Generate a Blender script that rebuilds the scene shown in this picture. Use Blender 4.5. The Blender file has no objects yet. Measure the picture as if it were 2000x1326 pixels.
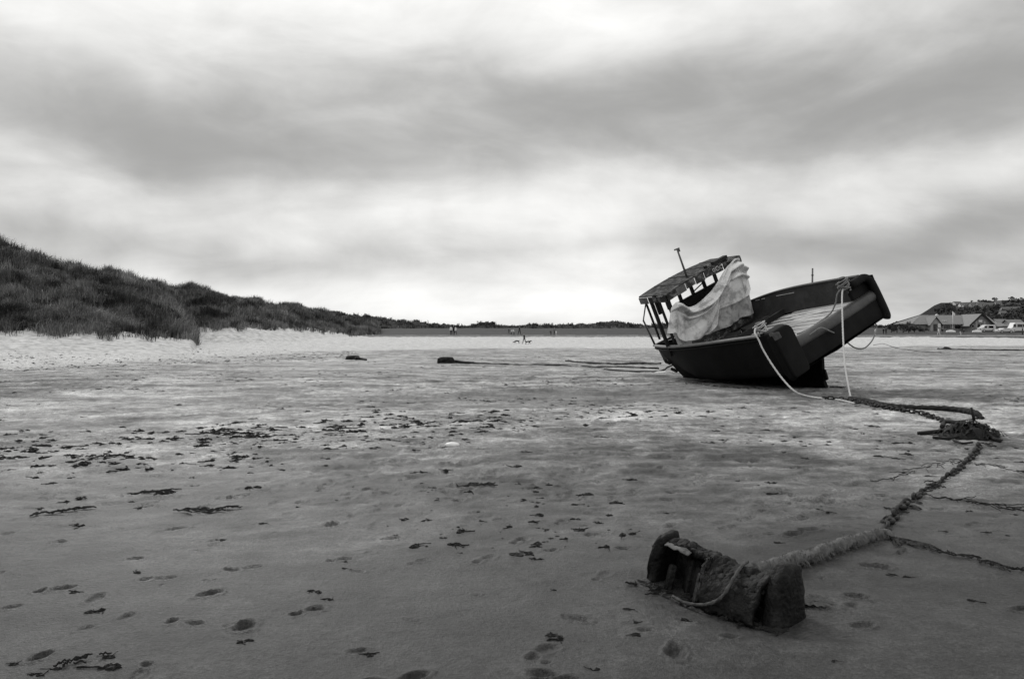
import bpy, bmesh, math, random
import numpy as np
from mathutils import Vector, Matrix

scene = bpy.context.scene
C = scene.collection
R = math.radians
rng = np.random.default_rng(7)
random.seed(7)

# ------------------------------------------------------------------ camera
FP, HY, CH = 1556.0, 655.0, 1.6          # focal length in photo pixels, horizon row, eye height
cam_d = bpy.data.cameras.new('camera')
cam_d.sensor_width = 36.0
cam_d.lens = 36.0 * FP / 2000.0
cam_d.shift_y = -(663.0 - HY) / 2000.0
cam_d.clip_start = 0.1
cam_d.clip_end = 9000
cam = bpy.data.objects.new('camera', cam_d)
cam.location = (0, 0, CH)
cam.rotation_euler = (R(90), 0, 0)
C.objects.link(cam)
scene.camera = cam

# ------------------------------------------------------------------ light
SUN_EL, SUN_AZ = R(34), R(-24)           # azimuth from +Y (the way we look), negative = left
world = bpy.data.worlds.new('World')
scene.world = world
world.use_nodes = True
WN, WL = world.node_tree.nodes, world.node_tree.links
WN.clear()

def wn(t, **k):
    n = WN.new(t)
    for a, v in k.items():
        setattr(n, a, v)
    return n

def wm(op, a, b=None, c=None, clamp=False):
    n = WN.new('ShaderNodeMath'); n.operation = op; n.use_clamp = clamp
    for i, v in enumerate((a, b, c)):
        if v is None: continue
        if isinstance(v, (int, float)): n.inputs[i].default_value = v
        else: WL.new(v, n.inputs[i])
    return n.outputs[0]

def build_sky():
    tc = wn('ShaderNodeTexCoord')
    sep = wn('ShaderNodeSeparateXYZ'); WL.new(tc.outputs['Generated'], sep.inputs[0])
    x, y, z = sep.outputs
    az0 = wm('ARCTAN2', x, y)
    el0 = wm('ARCSINE', z)
    # cloud plane coordinates for the wind-drawn cloud deck
    zc = wm('ADD', wm('MAXIMUM', z, 0.0), 0.16)
    cmb = wn('ShaderNodeCombineXYZ')
    WL.new(wm('DIVIDE', x, zc), cmb.inputs[0]); WL.new(wm('DIVIDE', y, zc), cmb.inputs[1])
    def noise(scale, det, rough, sx=1, sy=1, rot=0, dist=0, src=None, off=0):
        mp = wn('ShaderNodeMapping'); mp.inputs['Scale'].default_value = (sx, sy, 1)
        mp.inputs['Rotation'].default_value = (0, 0, rot); mp.inputs['Location'].default_value = (off, off * .7, 0)
        WL.new(src or cmb.outputs[0], mp.inputs[0])
        n = wn('ShaderNodeTexNoise'); n.inputs['Scale'].default_value = scale
        n.inputs['Detail'].default_value = det; n.inputs['Roughness'].default_value = rough
        n.inputs['Distortion'].default_value = dist
        WL.new(mp.outputs[0], n.inputs[0])
        return n.outputs[0]
    def msrc(sx, sy, sz, tilt):
        mp = wn('ShaderNodeMapping'); mp.inputs['Scale'].default_value = (sx, sy, sz); mp.inputs['Rotation'].default_value = (0, tilt, 0)
        WL.new(tc.outputs['Generated'], mp.inputs[0]); return mp.outputs[0]
    n_big = noise(0.55, 5, 0.50, 0.8, 1.5, R(14), 0.7)
    n_str = noise(1.1, 5, 0.52, 0.5, 1.8, R(-18), 0.6, off=3.1)
    n_w1 = noise(2.2, 4, .5, 1.0, 1.0, 0, .3, tc.outputs['Generated'], 1.7)
    n_w2 = noise(2.6, 4, .5, 1.0, 2.0, .4, .3, tc.outputs['Generated'], 5.3)
    n_f = noise(7.0, 6, .6, 1.0, 1.0, .2, .6, tc.outputs['Generated'], 2.3)
    az = wm('ADD', az0, wm('MULTIPLY', wm('SUBTRACT', n_w1, .5), .34))
    el = wm('ADD', el0, wm('MULTIPLY', wm('SUBTRACT', n_w2, .5), .13))
    # overcast luminance: brighter towards the zenith
    lum = wm('MULTIPLY_ADD', wm('POWER', wm('MAXIMUM', z, 0.0), 1.5), 0.45, 0.735)
    # cloud masses (photo px, py, half widths, slope, amount)
    clouds = [(150, 215, 420, 75, .10, -.40), (420, 255, 260, 60, .12, -.20), (1080, 180, 290, 100, .05, -.40), (1180, 275, 260, 70, -.05, -.16),
              (1950, 120, 330, 130, 0, -.42), (1560, 185, 230, 70, 0, -.20), (620, 120, 200, 55, .1, -.14),
              (330, 480, 420, 26, .05, -.20), (820, 482, 380, 20, .03, -.16),
              (1900, 425, 330, 42, -.08, -.34), (1560, 470, 240, 30, -.05, -.14), (1980, 545, 330, 60, -.05, -.26),
              (1350, 310, 200, 40, -.1, -.18), (100, 520, 260, 35, 0, -.12),
              (250, 345, 420, 40, .06, .12), (1200, 400, 320, 40, 0, .14), (1150, 20, 380, 60, 0, .16),
              (350, 30, 380, 45, 0, .10), (950, 575, 620, 55, 0, .22), (1640, 330, 220, 40, 0, .08)]
    for px, py, rx, ry, sl, amp in clouds:
        a = math.atan((px - 1000) / FP); e = math.atan((HY - py) / FP * math.cos(a))
        da = wm('SUBTRACT', az, a)
        de = wm('SUBTRACT', wm('SUBTRACT', el, e), wm('MULTIPLY', da, -sl))
        u = wm('MULTIPLY', da, FP / rx * .8); v = wm('MULTIPLY', de, FP / ry * .8)
        g = wm('EXPONENT', wm('MULTIPLY', wm('ADD', wm('MULTIPLY', u, u), wm('MULTIPLY', v, v)), -1.0))
        lum = wm('MULTIPLY_ADD', g, amp * .86, lum)
    n_d1 = noise(3.2, 7, .52, 1.0, 1.0, 0, .9, msrc(1, 1, 2.3, R(-17)), 4.4)
    n_d2 = noise(7.5, 7, .55, 1.0, 1.0, 0, .6, msrc(1, 1, 2.6, R(14)), 9.1)
    k = wm('ADD', wm('MULTIPLY', wm('SUBTRACT', n_big, .5), .22), wm('MULTIPLY', wm('SUBTRACT', n_str, .5), .16))
    k = wm('ADD', k, wm('ADD', wm('MULTIPLY', wm('SUBTRACT', n_d1, .5), .58), wm('MULTIPLY', wm('SUBTRACT', n_d2, .5), .34)))
    k = wm('ADD', k, wm('MULTIPLY', wm('SUBTRACT', n_f, .5), .17))
    lum = wm('ADD', lum, k)
    lum = wm('SMOOTH_MAX', lum, .34, .30)
    # thin high daylight behind the deck, toned to the monochrome of the film
    sky = wn('ShaderNodeTexSky'); sky.sky_type = 'NISHITA'; sky.sun_disc = False
    sky.sun_elevation = SUN_EL; sky.sun_rotation = SUN_AZ; sky.dust_density = 3.0
    bw = wn('ShaderNodeRGBToBW'); WL.new(sky.outputs[0], bw.inputs[0])
    thin = wm('MULTIPLY', wm('MINIMUM', bw.outputs[0], 12.0), .004)
    tot = wm('ADD', lum, thin)
    # Background strength 0.1, as for a bright physical sky
    col = wn('ShaderNodeCombineColor')
    for i, f in enumerate((10.0, 9.97, 9.8)):
        WL.new(wm('MULTIPLY', tot, f), col.inputs[i])
    bg = wn('ShaderNodeBackground'); bg.inputs[1].default_value = 0.1
    WL.new(col.outputs[0], bg.inputs[0])
    out = wn('ShaderNodeOutputWorld'); WL.new(bg.outputs[0], out.inputs[0])
build_sky()

sun_d = bpy.data.lights.new('sun', 'SUN')
sun_d.energy = 1.5; sun_d.angle = R(14); sun_d.color = (1, .995, .98)
sun = bpy.data.objects.new('sun', sun_d)
sdir = Vector((math.sin(SUN_AZ) * math.cos(SUN_EL), math.cos(SUN_AZ) * math.cos(SUN_EL), math.sin(SUN_EL)))
sun.rotation_euler = sdir.to_track_quat('Z', 'Y').to_euler()
sun.location = sdir * 60
C.objects.link(sun)

vs = scene.view_settings
vs.view_transform = 'Standard'; vs.look = 'None'; vs.exposure = 0.0; vs.gamma = 1.0; vs.use_curve_mapping = False
scene.render.engine = 'CYCLES'
scene.render.resolution_x = 1024; scene.render.resolution_y = 678

# ------------------------------------------------------------------ helpers
def at(px, py, d):
    return Vector(((px - 1000) / FP * d, d, CH - (py - HY) / FP * d))

def g(px, py, z=0.0):
    d = (CH - z) * FP / (py - HY)
    return Vector(((px - 1000) / FP * d, d, z))

def tag(o, label=None, cat=None, group=None, kind=None):
    if label: o['label'] = label
    if cat: o['category'] = cat
    if group: o['group'] = group
    if kind: o['kind'] = kind
    return o

def link(name, me, mat=None, parent=None):
    o = bpy.data.objects.new(name, me)
    C.objects.link(o)
    if mat is not None and me is not None and not me.materials:
        me.materials.append(mat)
    if parent: o.parent = parent
    return o

def empty(name, loc=(0, 0, 0), rz=0):
    o = bpy.data.objects.new(name, None); C.objects.link(o)
    o.location = loc; o.rotation_euler = (0, 0, rz); o.empty_display_size = .2
    return o

class MB:
    """collects shapes into one mesh"""
    def __init__(s): s.v = []; s.f = []
    def add(s, vs_, fs):
        n = len(s.v); s.v += [tuple(p) for p in vs_]; s.f += [tuple(i + n for i in f) for f in fs]
        return s
    def box(s, c, size, rot=None):
        hx, hy, hz = size[0] / 2, size[1] / 2, size[2] / 2
        P = [Vector((a, b, d)) for d in (-hz, hz) for a, b in ((-hx, -hy), (hx, -hy), (hx, hy), (-hx, hy))]
        if rot is not None: P = [rot @ p for p in P]
        c = Vector(c)
        return s.add([c + p for p in P], [(3, 2, 1, 0), (4, 5, 6, 7), (0, 1, 5, 4), (1, 2, 6, 5), (2, 3, 7, 6), (3, 0, 4, 7)])
    def hexa(s, b4, t4):
        return s.add(list(b4) + list(t4), [(3, 2, 1, 0), (4, 5, 6, 7), (0, 1, 5, 4), (1, 2, 6, 5), (2, 3, 7, 6), (3, 0, 4, 7)])
    def bar(s, a, b, w, h=None, up=(0, 0, 1)):
        a, b = Vector(a), Vector(b); h = h or w
        d = (b - a).normalized(); u = Vector(up)
        if abs(d.dot(u)) > .95: u = Vector((1, 0, 0))
        sd = d.cross(u).normalized() * w / 2; u = sd.normalized().cross(d) * h / 2
        return s.hexa([a - sd - u, a + sd - u, a + sd + u, a - sd + u], [b - sd - u, b + sd - u, b + sd + u, b - sd + u])
    def prism(s, poly, ext):
        n = len(poly); e = Vector(ext)
        P = [Vector(p) for p in poly]
        fs = [tuple(range(n))[::-1], tuple(range(n, 2 * n))] + [(i, (i + 1) % n, n + (i + 1) % n, n + i) for i in range(n)]
        return s.add(P + [p + e for p in P], fs)
    def tube(s, pts, r, n=8, cap=True):
        P = [Vector(p) for p in pts]
        rr = r if isinstance(r, (list, tuple, np.ndarray)) else [r] * len(P)
        up = Vector((0, 0, 1)); vsn = []
        for i, p in enumerate(P):
            d = (P[min(i + 1, len(P) - 1)] - P[max(i - 1, 0)]).normalized()
            if abs(d.dot(up)) > .98: up = Vector((1, 0, 0))
            sd = d.cross(up).normalized(); u = sd.cross(d); up = u
            vsn += [p + (sd * math.cos(2 * math.pi * k / n) + u * math.sin(2 * math.pi * k / n)) * rr[i] for k in range(n)]
        fs = [(i * n + k, i * n + (k + 1) % n, (i + 1) * n + (k + 1) % n, (i + 1) * n + k) for i in range(len(P) - 1) for k in range(n)]
        if cap: fs += [tuple(range(n))[::-1], tuple(range((len(P) - 1) * n, len(P) * n))]
        return s.add(vsn, fs)
    def build(s, name, mat, parent=None, smooth=False, bevel=0, seg=1):
        me = bpy.data.meshes.new(name)
        me.from_pydata(s.v, [], s.f); me.validate()
        bm = bmesh.new(); bm.from_mesh(me)
        bmesh.ops.recalc_face_normals(bm, faces=bm.faces)
        if bevel:
            bmesh.ops.bevel(bm, geom=[e for e in bm.edges if len(e.link_faces) == 2 and e.calc_face_angle(0) > .6], offset=bevel, segments=seg, affect='EDGES', profile=.5)
        bm.to_mesh(me); bm.free()
        if smooth: me.polygons.foreach_set('use_smooth', [True] * len(me.polygons))
        return link(name, me, mat, parent)

def np_mesh(name, V, faces_flat, loop_n, mat, parent=None, smooth=True, attrs=None):
    """V (n,3) float; faces as flat index array with loop_n verts each"""
    me = bpy.data.meshes.new(name)
    V = np.asarray(V, np.float32); F_ = np.asarray(faces_flat, np.int32).ravel()
    nf = len(F_) // loop_n
    me.vertices.add(len(V)); me.vertices.foreach_set('co', V.ravel())
    me.loops.add(len(F_)); me.loops.foreach_set('vertex_index', F_)
    me.polygons.add(nf)
    me.polygons.foreach_set('loop_start', np.arange(0, nf * loop_n, loop_n, dtype=np.int32))
    me.polygons.foreach_set('loop_total', np.full(nf, loop_n, np.int32))
    me.polygons.foreach_set('use_smooth', np.full(nf, smooth, bool))
    me.update(calc_edges=True)
    for k, a in (attrs or {}).items():
        at_ = me.attributes.new(k, 'FLOAT', 'POINT'); at_.data.foreach_set('value', np.asarray(a, np.float32))
    return link(name, me, mat, parent)

def grid_faces(nr, nc):
    i = np.arange(nr - 1)[:, None] * nc + np.arange(nc - 1)[None, :]
    return np.stack([i, i + 1, i + nc + 1, i + nc], -1).reshape(-1)

def catmull(pts, n):
    P = [Vector(p) for p in pts]; P = [P[0] * 2 - P[1]] + P + [P[-1] * 2 - P[-2]]
    out = []
    m = len(P) - 3
    for k in range(n + 1):
        t = k / n * m; i = min(int(t), m - 1); t -= i
        a, b, c, d = P[i:i + 4]
        out.append(.5 * ((2 * b) + (c - a) * t + (2 * a - 5 * b + 4 * c - d) * t * t + (3 * b - a - 3 * c + d) * t ** 3))
    return out

def resample(pts, step):
    P = [Vector(p) for p in pts]; out = [P[0]]; acc = 0
    for a, b in zip(P, P[1:]):
        L = (b - a).length; t = step - acc
        while t <= L and L > 0:
            out.append(a.lerp(b, t / L)); t += step
        acc = (acc + L) % step if L > 0 else acc
        acc = L - (t - step)
    return out

def rope_mesh(name, pts, r, mat, parent=None, lay=6.0, lobes=3, n=12, depth=.16, jitter=0):
    """three-strand laid rope: lobed section that twists along the path"""
    P = [Vector(p) for p in pts]; V = []; up = Vector((0, 0, 1)); ang = 0
    for i, p in enumerate(P):
        d = (P[min(i + 1, len(P) - 1)] - P[max(i - 1, 0)]).normalized()
        if abs(d.dot(up)) > .98: up = Vector((1, .2, 0)).normalized()
        sd = d.cross(up).normalized(); u = sd.cross(d); up = u
        if i: ang += (P[i] - P[i - 1]).length / (r * lay) * 2 * math.pi / lobes * 1.0
        rj = r * (1 + random.uniform(-jitter, jitter))
        for k in range(n):
            th = 2 * math.pi * k / n
            rr = rj * (1 + depth * math.cos(lobes * (th - ang)))
            V.append(p + (sd * math.cos(th) + u * math.sin(th)) * rr)
    F_ = [(i * n + k, i * n + (k + 1) % n, (i + 1) * n + (k + 1) % n, (i + 1) * n + k) for i in range(len(P) - 1) for k in range(n)]
    F_ += [tuple(range(n))[::-1], tuple(range((len(P) - 1) * n, len(P) * n))]
    b = MB(); b.add(V, F_)
    return b.build(name, mat, parent, smooth=True)

# value noise ------------------------------------------------------
_perm = np.random.default_rng(3).random((256, 256)).astype(np.float32)
def vnoise(x, y):
    xi = np.floor(x).astype(np.int64); yi = np.floor(y).astype(np.int64)
    fx = (x - xi).astype(np.float32); fy = (y - yi).astype(np.float32)
    fx = fx * fx * fx * (fx * (fx * 6 - 15) + 10); fy = fy * fy * fy * (fy * (fy * 6 - 15) + 10)
    def h(a, b): return _perm[(a + 37 * (b >> 8)) & 255, (b + 91 * (a >> 8)) & 255]
    a, b, c, d = h(xi, yi), h(xi + 1, yi), h(xi, yi + 1), h(xi + 1, yi + 1)
    return (a + (b - a) * fx) * (1 - fy) + (c + (d - c) * fx) * fy - .5
def fbm(x, y, o=4, gain=.5):
    x = np.asarray(x, np.float64); y = np.asarray(y, np.float64)
    s = 0; a = 1; t = 0
    for i in range(o):
        c_, s_ = math.cos(.6 * i), math.sin(.6 * i)
        s = s + a * vnoise((x * c_ - y * s_) * 2 ** i + 17.3 * i, (x * s_ + y * c_) * 2 ** i + 5.1 * i); t += a; a *= gain
    return s / t * 2      # about -1..1
_ng = np.arange(0, 24, 1 / 16.0)
_NT = fbm(_ng[:, None] + 0 * _ng[None, :], _ng[None, :] + 0 * _ng[:, None], 3); _NL = _NT.tolist()
def sn(x, y):
    x = (x + 4) % 23.5 * 16; y = (y + 4) % 23.5 * 16; i, j = int(x), int(y); fx, fy = x - i, y - j
    a, b = _NL[i], _NL[i + 1]
    return (a[j] * (1 - fy) + a[j + 1] * fy) * (1 - fx) + (b[j] * (1 - fy) + b[j + 1] * fy) * fx
def sstep(a, b, x):
    t = np.clip((np.asarray(x, float) - a) / (b - a), 0, 1); return t * t * (3 - 2 * t)

# ------------------------------------------------------------------ materials
def mat(name, v=.2, rough=.8, var=.3, scale=8, bump=.0, bscale=None, spec=.3, detail=6, metal=0, dirt=0, dirtv=.05, dscale=2.5, coord='Object', stretch=(1, 1, 1), tone=None):
    m = bpy.data.materials.new(name); m.use_nodes = True
    N, L = m.node_tree.nodes, m.node_tree.links
    b = N['Principled BSDF']; b.inputs['Roughness'].default_value = rough
    b.inputs['Specular IOR Level'].default_value = spec; b.inputs['Metallic'].default_value = metal
    tc = N.new('ShaderNodeTexCoord'); mp = N.new('ShaderNodeMapping'); mp.inputs['Scale'].default_value = stretch
    L.new(tc.outputs[coord], mp.inputs[0])
    n = N.new('ShaderNodeTexNoise'); n.inputs['Scale'].default_value = scale; n.inputs['Detail'].default_value = detail
    n.inputs['Roughness'].default_value = .65
    L.new(mp.outputs[0], n.inputs[0])
    r = N.new('ShaderNodeMapRange'); r.inputs[1].default_value = .25; r.inputs[2].default_value = .75
    r.inputs[3].default_value = v * (1 - var); r.inputs[4].default_value = v * (1 + var)
    L.new(n.outputs[0], r.inputs[0]); cur = r.outputs[0]
    if tone:
        a = N.new('ShaderNodeAttribute'); a.attribute_name = tone
        mu = N.new('ShaderNodeMath'); mu.operation = 'MULTIPLY'; L.new(cur, mu.inputs[0]); L.new(a.outputs['Fac'], mu.inputs[1]); cur = mu.outputs[0]
    if dirt:
        n2 = N.new('ShaderNodeTexNoise'); n2.inputs['Scale'].default_value = dscale; n2.inputs['Detail'].default_value = 8; n2.inputs['Roughness'].default_value = .7
        L.new(mp.outputs[0], n2.inputs[0])
        r2 = N.new('ShaderNodeMapRange'); r2.inputs[1].default_value = .48; r2.inputs[2].default_value = .62
        r2.inputs[3].default_value = 0; r2.inputs[4].default_value = dirt
        L.new(n2.outputs[0], r2.inputs[0])
        mx = N.new('ShaderNodeMix'); mx.data_type = 'FLOAT'; L.new(r2.outputs[0], mx.inputs[0]); L.new(cur, mx.inputs[2]); mx.inputs[3].default_value = dirtv
        cur = mx.outputs[0]
    cc = N.new('ShaderNodeCombineColor')
    for i in range(3): L.new(cur, cc.inputs[i])
    L.new(cc.outputs[0], b.inputs['Base Color'])
    if bump:
        n3 = N.new('ShaderNodeTexNoise'); n3.inputs['Scale'].default_value = bscale or scale * 3; n3.inputs['Detail'].default_value = 5
        L.new(mp.outputs[0], n3.inputs[0])
        bp = N.new('ShaderNodeBump'); bp.inputs['Strength'].default_value = bump; bp.inputs['Distance'].default_value = .02
        L.new(n3.outputs[0], bp.inputs['Height']); L.new(bp.outputs[0], b.inputs['Normal'])
    return m

M = {}
M['hull'] = mat('hull_black_paint', .0065, .7, .4, 3, .12, 14, .10, dirt=.5, dirtv=.012, dscale=1.6)
M['hull_in'] = mat('bulwark_inner_paint', .03, .6, .35, 3, .15, 14, .25, dirt=.6, dirtv=.055, dscale=2.2)
M['rail'] = mat('worn_rail', .10, .6, .4, 6, .1, 20, .3)
M['deck'] = mat('weathered_deck_wood', .42, .7, .35, 3.2, .25, 12, .35, stretch=(.5, 6, 6), dirt=.35, dirtv=.10, dscale=2)
M['deck2'] = mat('worn_deck_wood_grey', .36, .7, .4, 3.2, .25, 12, .35, stretch=(.5, 6, 6), dirt=.5, dirtv=.08, dscale=2)
M['caulk'] = mat('deck_underlay', .10, .9)
M['wood'] = mat('old_painted_timber', .03, .85, .6, 3.0, .3, 16, .1, dirt=.9, dirtv=.17, dscale=5)
M['wood2'] = mat('grey_timber', .10, .85, .5, 3.5, .3, 16, .2, dirt=.4, dirtv=.03, dscale=4)
M['darkwood'] = mat('dark_timber', .018, .8, .4, 4, .2, 16, .2)
M['metal'] = mat('weathered_pipe', .07, .5, .4, 8, .1, 30, .4)
M['paint'] = mat('scuffed_white_paint', .5, .7, .3, 9)
M['tarp'] = mat('canvas_tarpaulin', .62, .8, .22, 1.8, .3, 14, .15, dirt=.8, dirtv=.22, dscale=2.1)
M['tarp2'] = mat('canvas_tarpaulin_old', .40, .85, .3, 2.4, .3, 14, .15, dirt=.8, dirtv=.15, dscale=3.2)
M['rope'] = mat('pale_nylon_rope', .42, .8, .25, 20, 0, None, .2)
M['rope_g'] = mat('grey_rope', .17, .85, .3, 20, 0, None, .2)
M['rope_d'] = mat('tarred_weedy_rope', .02, .85, .5, 14, .4, 40, .15)
M['shag'] = mat('fibrous_old_hawser', .13, .85, .7, 9, .4, 60, .15, dirt=.75, dirtv=.018, dscale=9)
M['sling'] = mat('weathered_sling_rope', .06, .85, .6, 30, .3, 60, .15)
M['chain'] = mat('rusted_chain', .014, .65, .5, 12, .4, 40, .2)
M['rust'] = mat('corroded_iron', .0055, .68, .7, 7, .9, 40, .16, dirt=.5, dirtv=.035, dscale=6)
M['rusttop'] = mat('pale_crust', .13, .85, .5, 14, .6, 40, .2, dirt=.7, dirtv=.03, dscale=9)
M['weed'] = mat('wet_seaweed', .012, .65, .6, 12, .5, 50, .15)
M['shell'] = mat('pale_shell', .6, .5, .2, 12)
M['grass'] = mat('marram_grass', .105, .8, .25, .35, 0, None, .2, tone='tone', coord='Object')
M['scrub'] = mat('dune_scrub', .075, .85, .3, .2, 0, None, .15, tone='tone')
M['leaf'] = mat('leaf_mass', .045, .8, .3, .5, 0, None, .15, tone='tone')
M['bark'] = mat('bark', .05, .9)
M['turf'] = mat('short_turf', .052, .92, .25, .35, .3, 3, .1)
M['stone'] = mat('rubble_stone', .20, .9, .35, 2.5, .4, 8, .2)
M['stone_l'] = mat('pale_coping', .42, .85, .25, 2, .2, 6, .2)
M['slate'] = mat('slate_roof', .15, .6, .2, 1.2, .2, 6, .3, stretch=(1, 1, 4))
M['slate2'] = mat('dark_slate_roof', .09, .6, .2, 1.2, .2, 6, .3)
M['render'] = mat('white_render', .62, .85, .12, 2)
M['render2'] = mat('grey_render', .3, .85, .15, 2)
M['glass'] = mat('dark_window_glass', .012, .12, .2, 2, 0, None, .5)
M['frame'] = mat('window_frame_paint', .5, .6, .1)
M['white'] = mat('white_vehicle_paint', .55, .3, .05, 2, 0, None, .5)
M['tyre'] = mat('tyre_rubber', .015, .8, .2)
M['dark'] = mat('dark_cloth', .016, .9, .3)
M['mid'] = mat('grey_cloth', .14, .9, .3)
M['light'] = mat('white_cloth', .66, .9, .1)
M['skin'] = mat('skin', .34, .6, .1)
M['hair'] = mat('hair', .02, .7, .2)
M['fur'] = mat('dark_fur', .014, .9, .3)
M['flag'] = mat('pale_flag_cloth', .6, .8, .2, 6)

def sand_material():
    m = bpy.data.materials.new('beach_sand'); m.use_nodes = True
    N, L = m.node_tree.nodes, m.node_tree.links
    b = N['Principled BSDF']
    def attr(n):
        a = N.new('ShaderNodeAttribute'); a.attribute_name = n; return a.outputs['Fac']
    def math_(op, a, b_=None, c=None, clamp=False):
        n = N.new('ShaderNodeMath'); n.operation = op; n.use_clamp = clamp
        for i, v in enumerate((a, b_, c)):
            if v is None: continue
            if isinstance(v, (int, float)): n.inputs[i].default_value = v
            else: L.new(v, n.inputs[i])
        return n.outputs[0]
    geo = N.new('ShaderNodeNewGeometry')
    def noise(scale, det=5, rough=.6, stretch=(1, 1, 1)):
        mp = N.new('ShaderNodeMapping'); mp.inputs['Scale'].default_value = stretch
        L.new(geo.outputs['Position'], mp.inputs[0])
        n = N.new('ShaderNodeTexNoise'); n.inputs['Scale'].default_value = scale; n.inputs['Detail'].default_value = det
        n.inputs['Roughness'].default_value = rough; L.new(mp.outputs[0], n.inputs[0]); return n.outputs[0]
    def mix(f, a, c):
        n = N.new('ShaderNodeMix'); n.data_type = 'FLOAT'
        for i, v in ((0, f), (2, a), (3, c)):
            if isinstance(v, (int, float)): n.inputs[i].default_value = v
            else: L.new(v, n.inputs[i])
        return n.outputs[0]
    dry, wet_vignette, litter = attr('dry'), attr('wet_vignette'), attr('litter')
    n1 = noise(1.3, 6, .6); n2 = noise(9, 6, .7); n3 = noise(160, 3, .6); n4 = noise(45, 4, .7); n5 = noise(.35, 5, .6)
    n6 = noise(420, 2, .5)
    # damp sand albedo: painted vignette towards the camera, broad dampness, trampled patches, grains
    def con(n, lo, hi, a_, b_):
        r_ = N.new('ShaderNodeMapRange'); r_.inputs[1].default_value = lo; r_.inputs[2].default_value = hi; r_.inputs[3].default_value = a_; r_.inputs[4].default_value = b_
        L.new(n, r_.inputs[0]); return r_.outputs[0]
    mott = attr('mott')
    v = mix(wet_vignette, .275, .034)
    v = math_('MULTIPLY', v, con(n1, .36, .64, .76, 1.26))
    v = math_('MULTIPLY', v, con(n2, .36, .64, .66, 1.34))
    v = math_('MULTIPLY', v, con(n4, .36, .64, .62, 1.40))
    v = math_('MULTIPLY', v, con(n3, .34, .66, .50, 1.50))
    v = math_('MULTIPLY', v, con(n6, .34, .66, .60, 1.40))
    v = math_('MULTIPLY', v, mott)
    dv = math_('MULTIPLY', con(n2, .36, .64, .62, 1.28), .52)
    dv = math_('MULTIPLY', dv, con(n1, .3, .7, .80, 1.15))
    dv = math_('MULTIPLY', dv, con(n4, .3, .7, .80, 1.15))
    v = mix(dry, v, dv)
    # fragments of weed too small to pick apart
    n7 = noise(11, 8, .75, (.75, 1.3, 1)); n8 = noise(30, 6, .7, (.8, 1.2, 1))
    thr = math_('MULTIPLY_ADD', litter, -.085, .618)
    sp = math_('MULTIPLY', math_('SUBTRACT', n8, math_('ADD', thr, .015)), 16.0, clamp=True)
    sp2 = math_('MULTIPLY', math_('SUBTRACT', n7, thr), 14.0, clamp=True)
    sp = math_('MAXIMUM', sp, sp2)
    v = mix(math_('MULTIPLY', sp, .8), v, .028)
    v = math_('MAXIMUM', v, .012)
    cc = N.new('ShaderNodeCombineColor')
    for i in range(3): L.new(v, cc.inputs[i])
    L.new(cc.outputs[0], b.inputs['Base Color'])
    r = mix(dry, mix(wet_vignette, .75, .46), .95)
    r = math_('MULTIPLY_ADD', math_('SUBTRACT', n2, .5), .2, r, clamp=True)
    L.new(r, b.inputs['Roughness'])
    L.new(mix(dry, mix(wet_vignette, .12, .16), .05), b.inputs['Specular IOR Level'])
    bp = N.new('ShaderNodeBump'); bp.inputs['Strength'].default_value = .9; bp.inputs['Distance'].default_value = .016
    h = math_('ADD', math_('MULTIPLY', n4, .7), math_('MULTIPLY', n3, .35)); h = math_('ADD', h, math_('MULTIPLY', n2, .8))
    L.new(h, bp.inputs['Height']); L.new(bp.outputs[0], b.inputs['Normal'])
    return m
M['sand'] = sand_material()

# ------------------------------------------------------------------ terrain
# landward edge of the damp sand
EDGE = np.array([(-60, 22), (-24, 37), (-20.5, 45), (-18.6, 58), (-16.8, 80), (-6, 92), (18, 99), (53, 110), (84, 122), (200, 160)], float)
def edge_dist(x, y):
    x = np.asarray(x, float); y = np.asarray(y, float)
    best = np.full(x.shape, 1e9); sgn = np.zeros(x.shape)
    for (ax, ay), (bx, by) in zip(EDGE[:-1], EDGE[1:]):
        dx, dy = bx - ax, by - ay; L2 = dx * dx + dy * dy
        t = np.clip(((x - ax) * dx + (y - ay) * dy) / L2, 0, 1)
        qx, qy = x - ax - t * dx, y - ay - t * dy
        d = np.hypot(qx, qy); cr = dx * qy - dy * qx
        m = d < best; best = np.where(m, d, best); sgn = np.where(m, np.sign(cr), sgn)
    return best * sgn            # positive = landward (left / far)

BOAT = Vector((9.79, 24.717, 0.0))
def base_h(x, y):
    """broad shape of the beach"""
    x = np.asarray(x, float); y = np.asarray(y, float)
    s = edge_dist(x, y) + 2.0 * fbm(x * .12, y * .12, 3)
    h = .035 * np.clip(s - 1, 0, 40) + .0003 * np.clip(s, 0, 40) ** 2
    h = np.minimum(h, 1.30 + 0 * h)
    # low dry swell in the middle distance with a shallow trough behind it
    ridge_y = 17.0 + .05 * x + 1.6 * fbm(x * .09 + 4, y * .03 + 1.5, 4)
    q = y - ridge_y
    mask = np.exp(-((x - 2.5) / 5.5) ** 2)
    h = h + mask * (.055 * np.exp(-(np.minimum(q, 0) / 4.0) ** 2) * (q <= 0) + .055 * np.exp(-(np.maximum(q, 0) / .8) ** 2) * (q > 0) - .04 * np.exp(-((q - 4.5) / 3.2) ** 2))
    # scour round the keel
    bx, by = x - 8.3, y - 27.3
    h = h - .06 * np.exp(-((bx * .9 + by * .43) / 1.9) ** 2 - ((-bx * .43 + by * .9) / 5.0) ** 2)
    h = h + .05 * fbm(x * .16, y * .16, 2) * sstep(6, 14, y) * (1 - .5 * sstep(80, 120, y))
    return h

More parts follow.
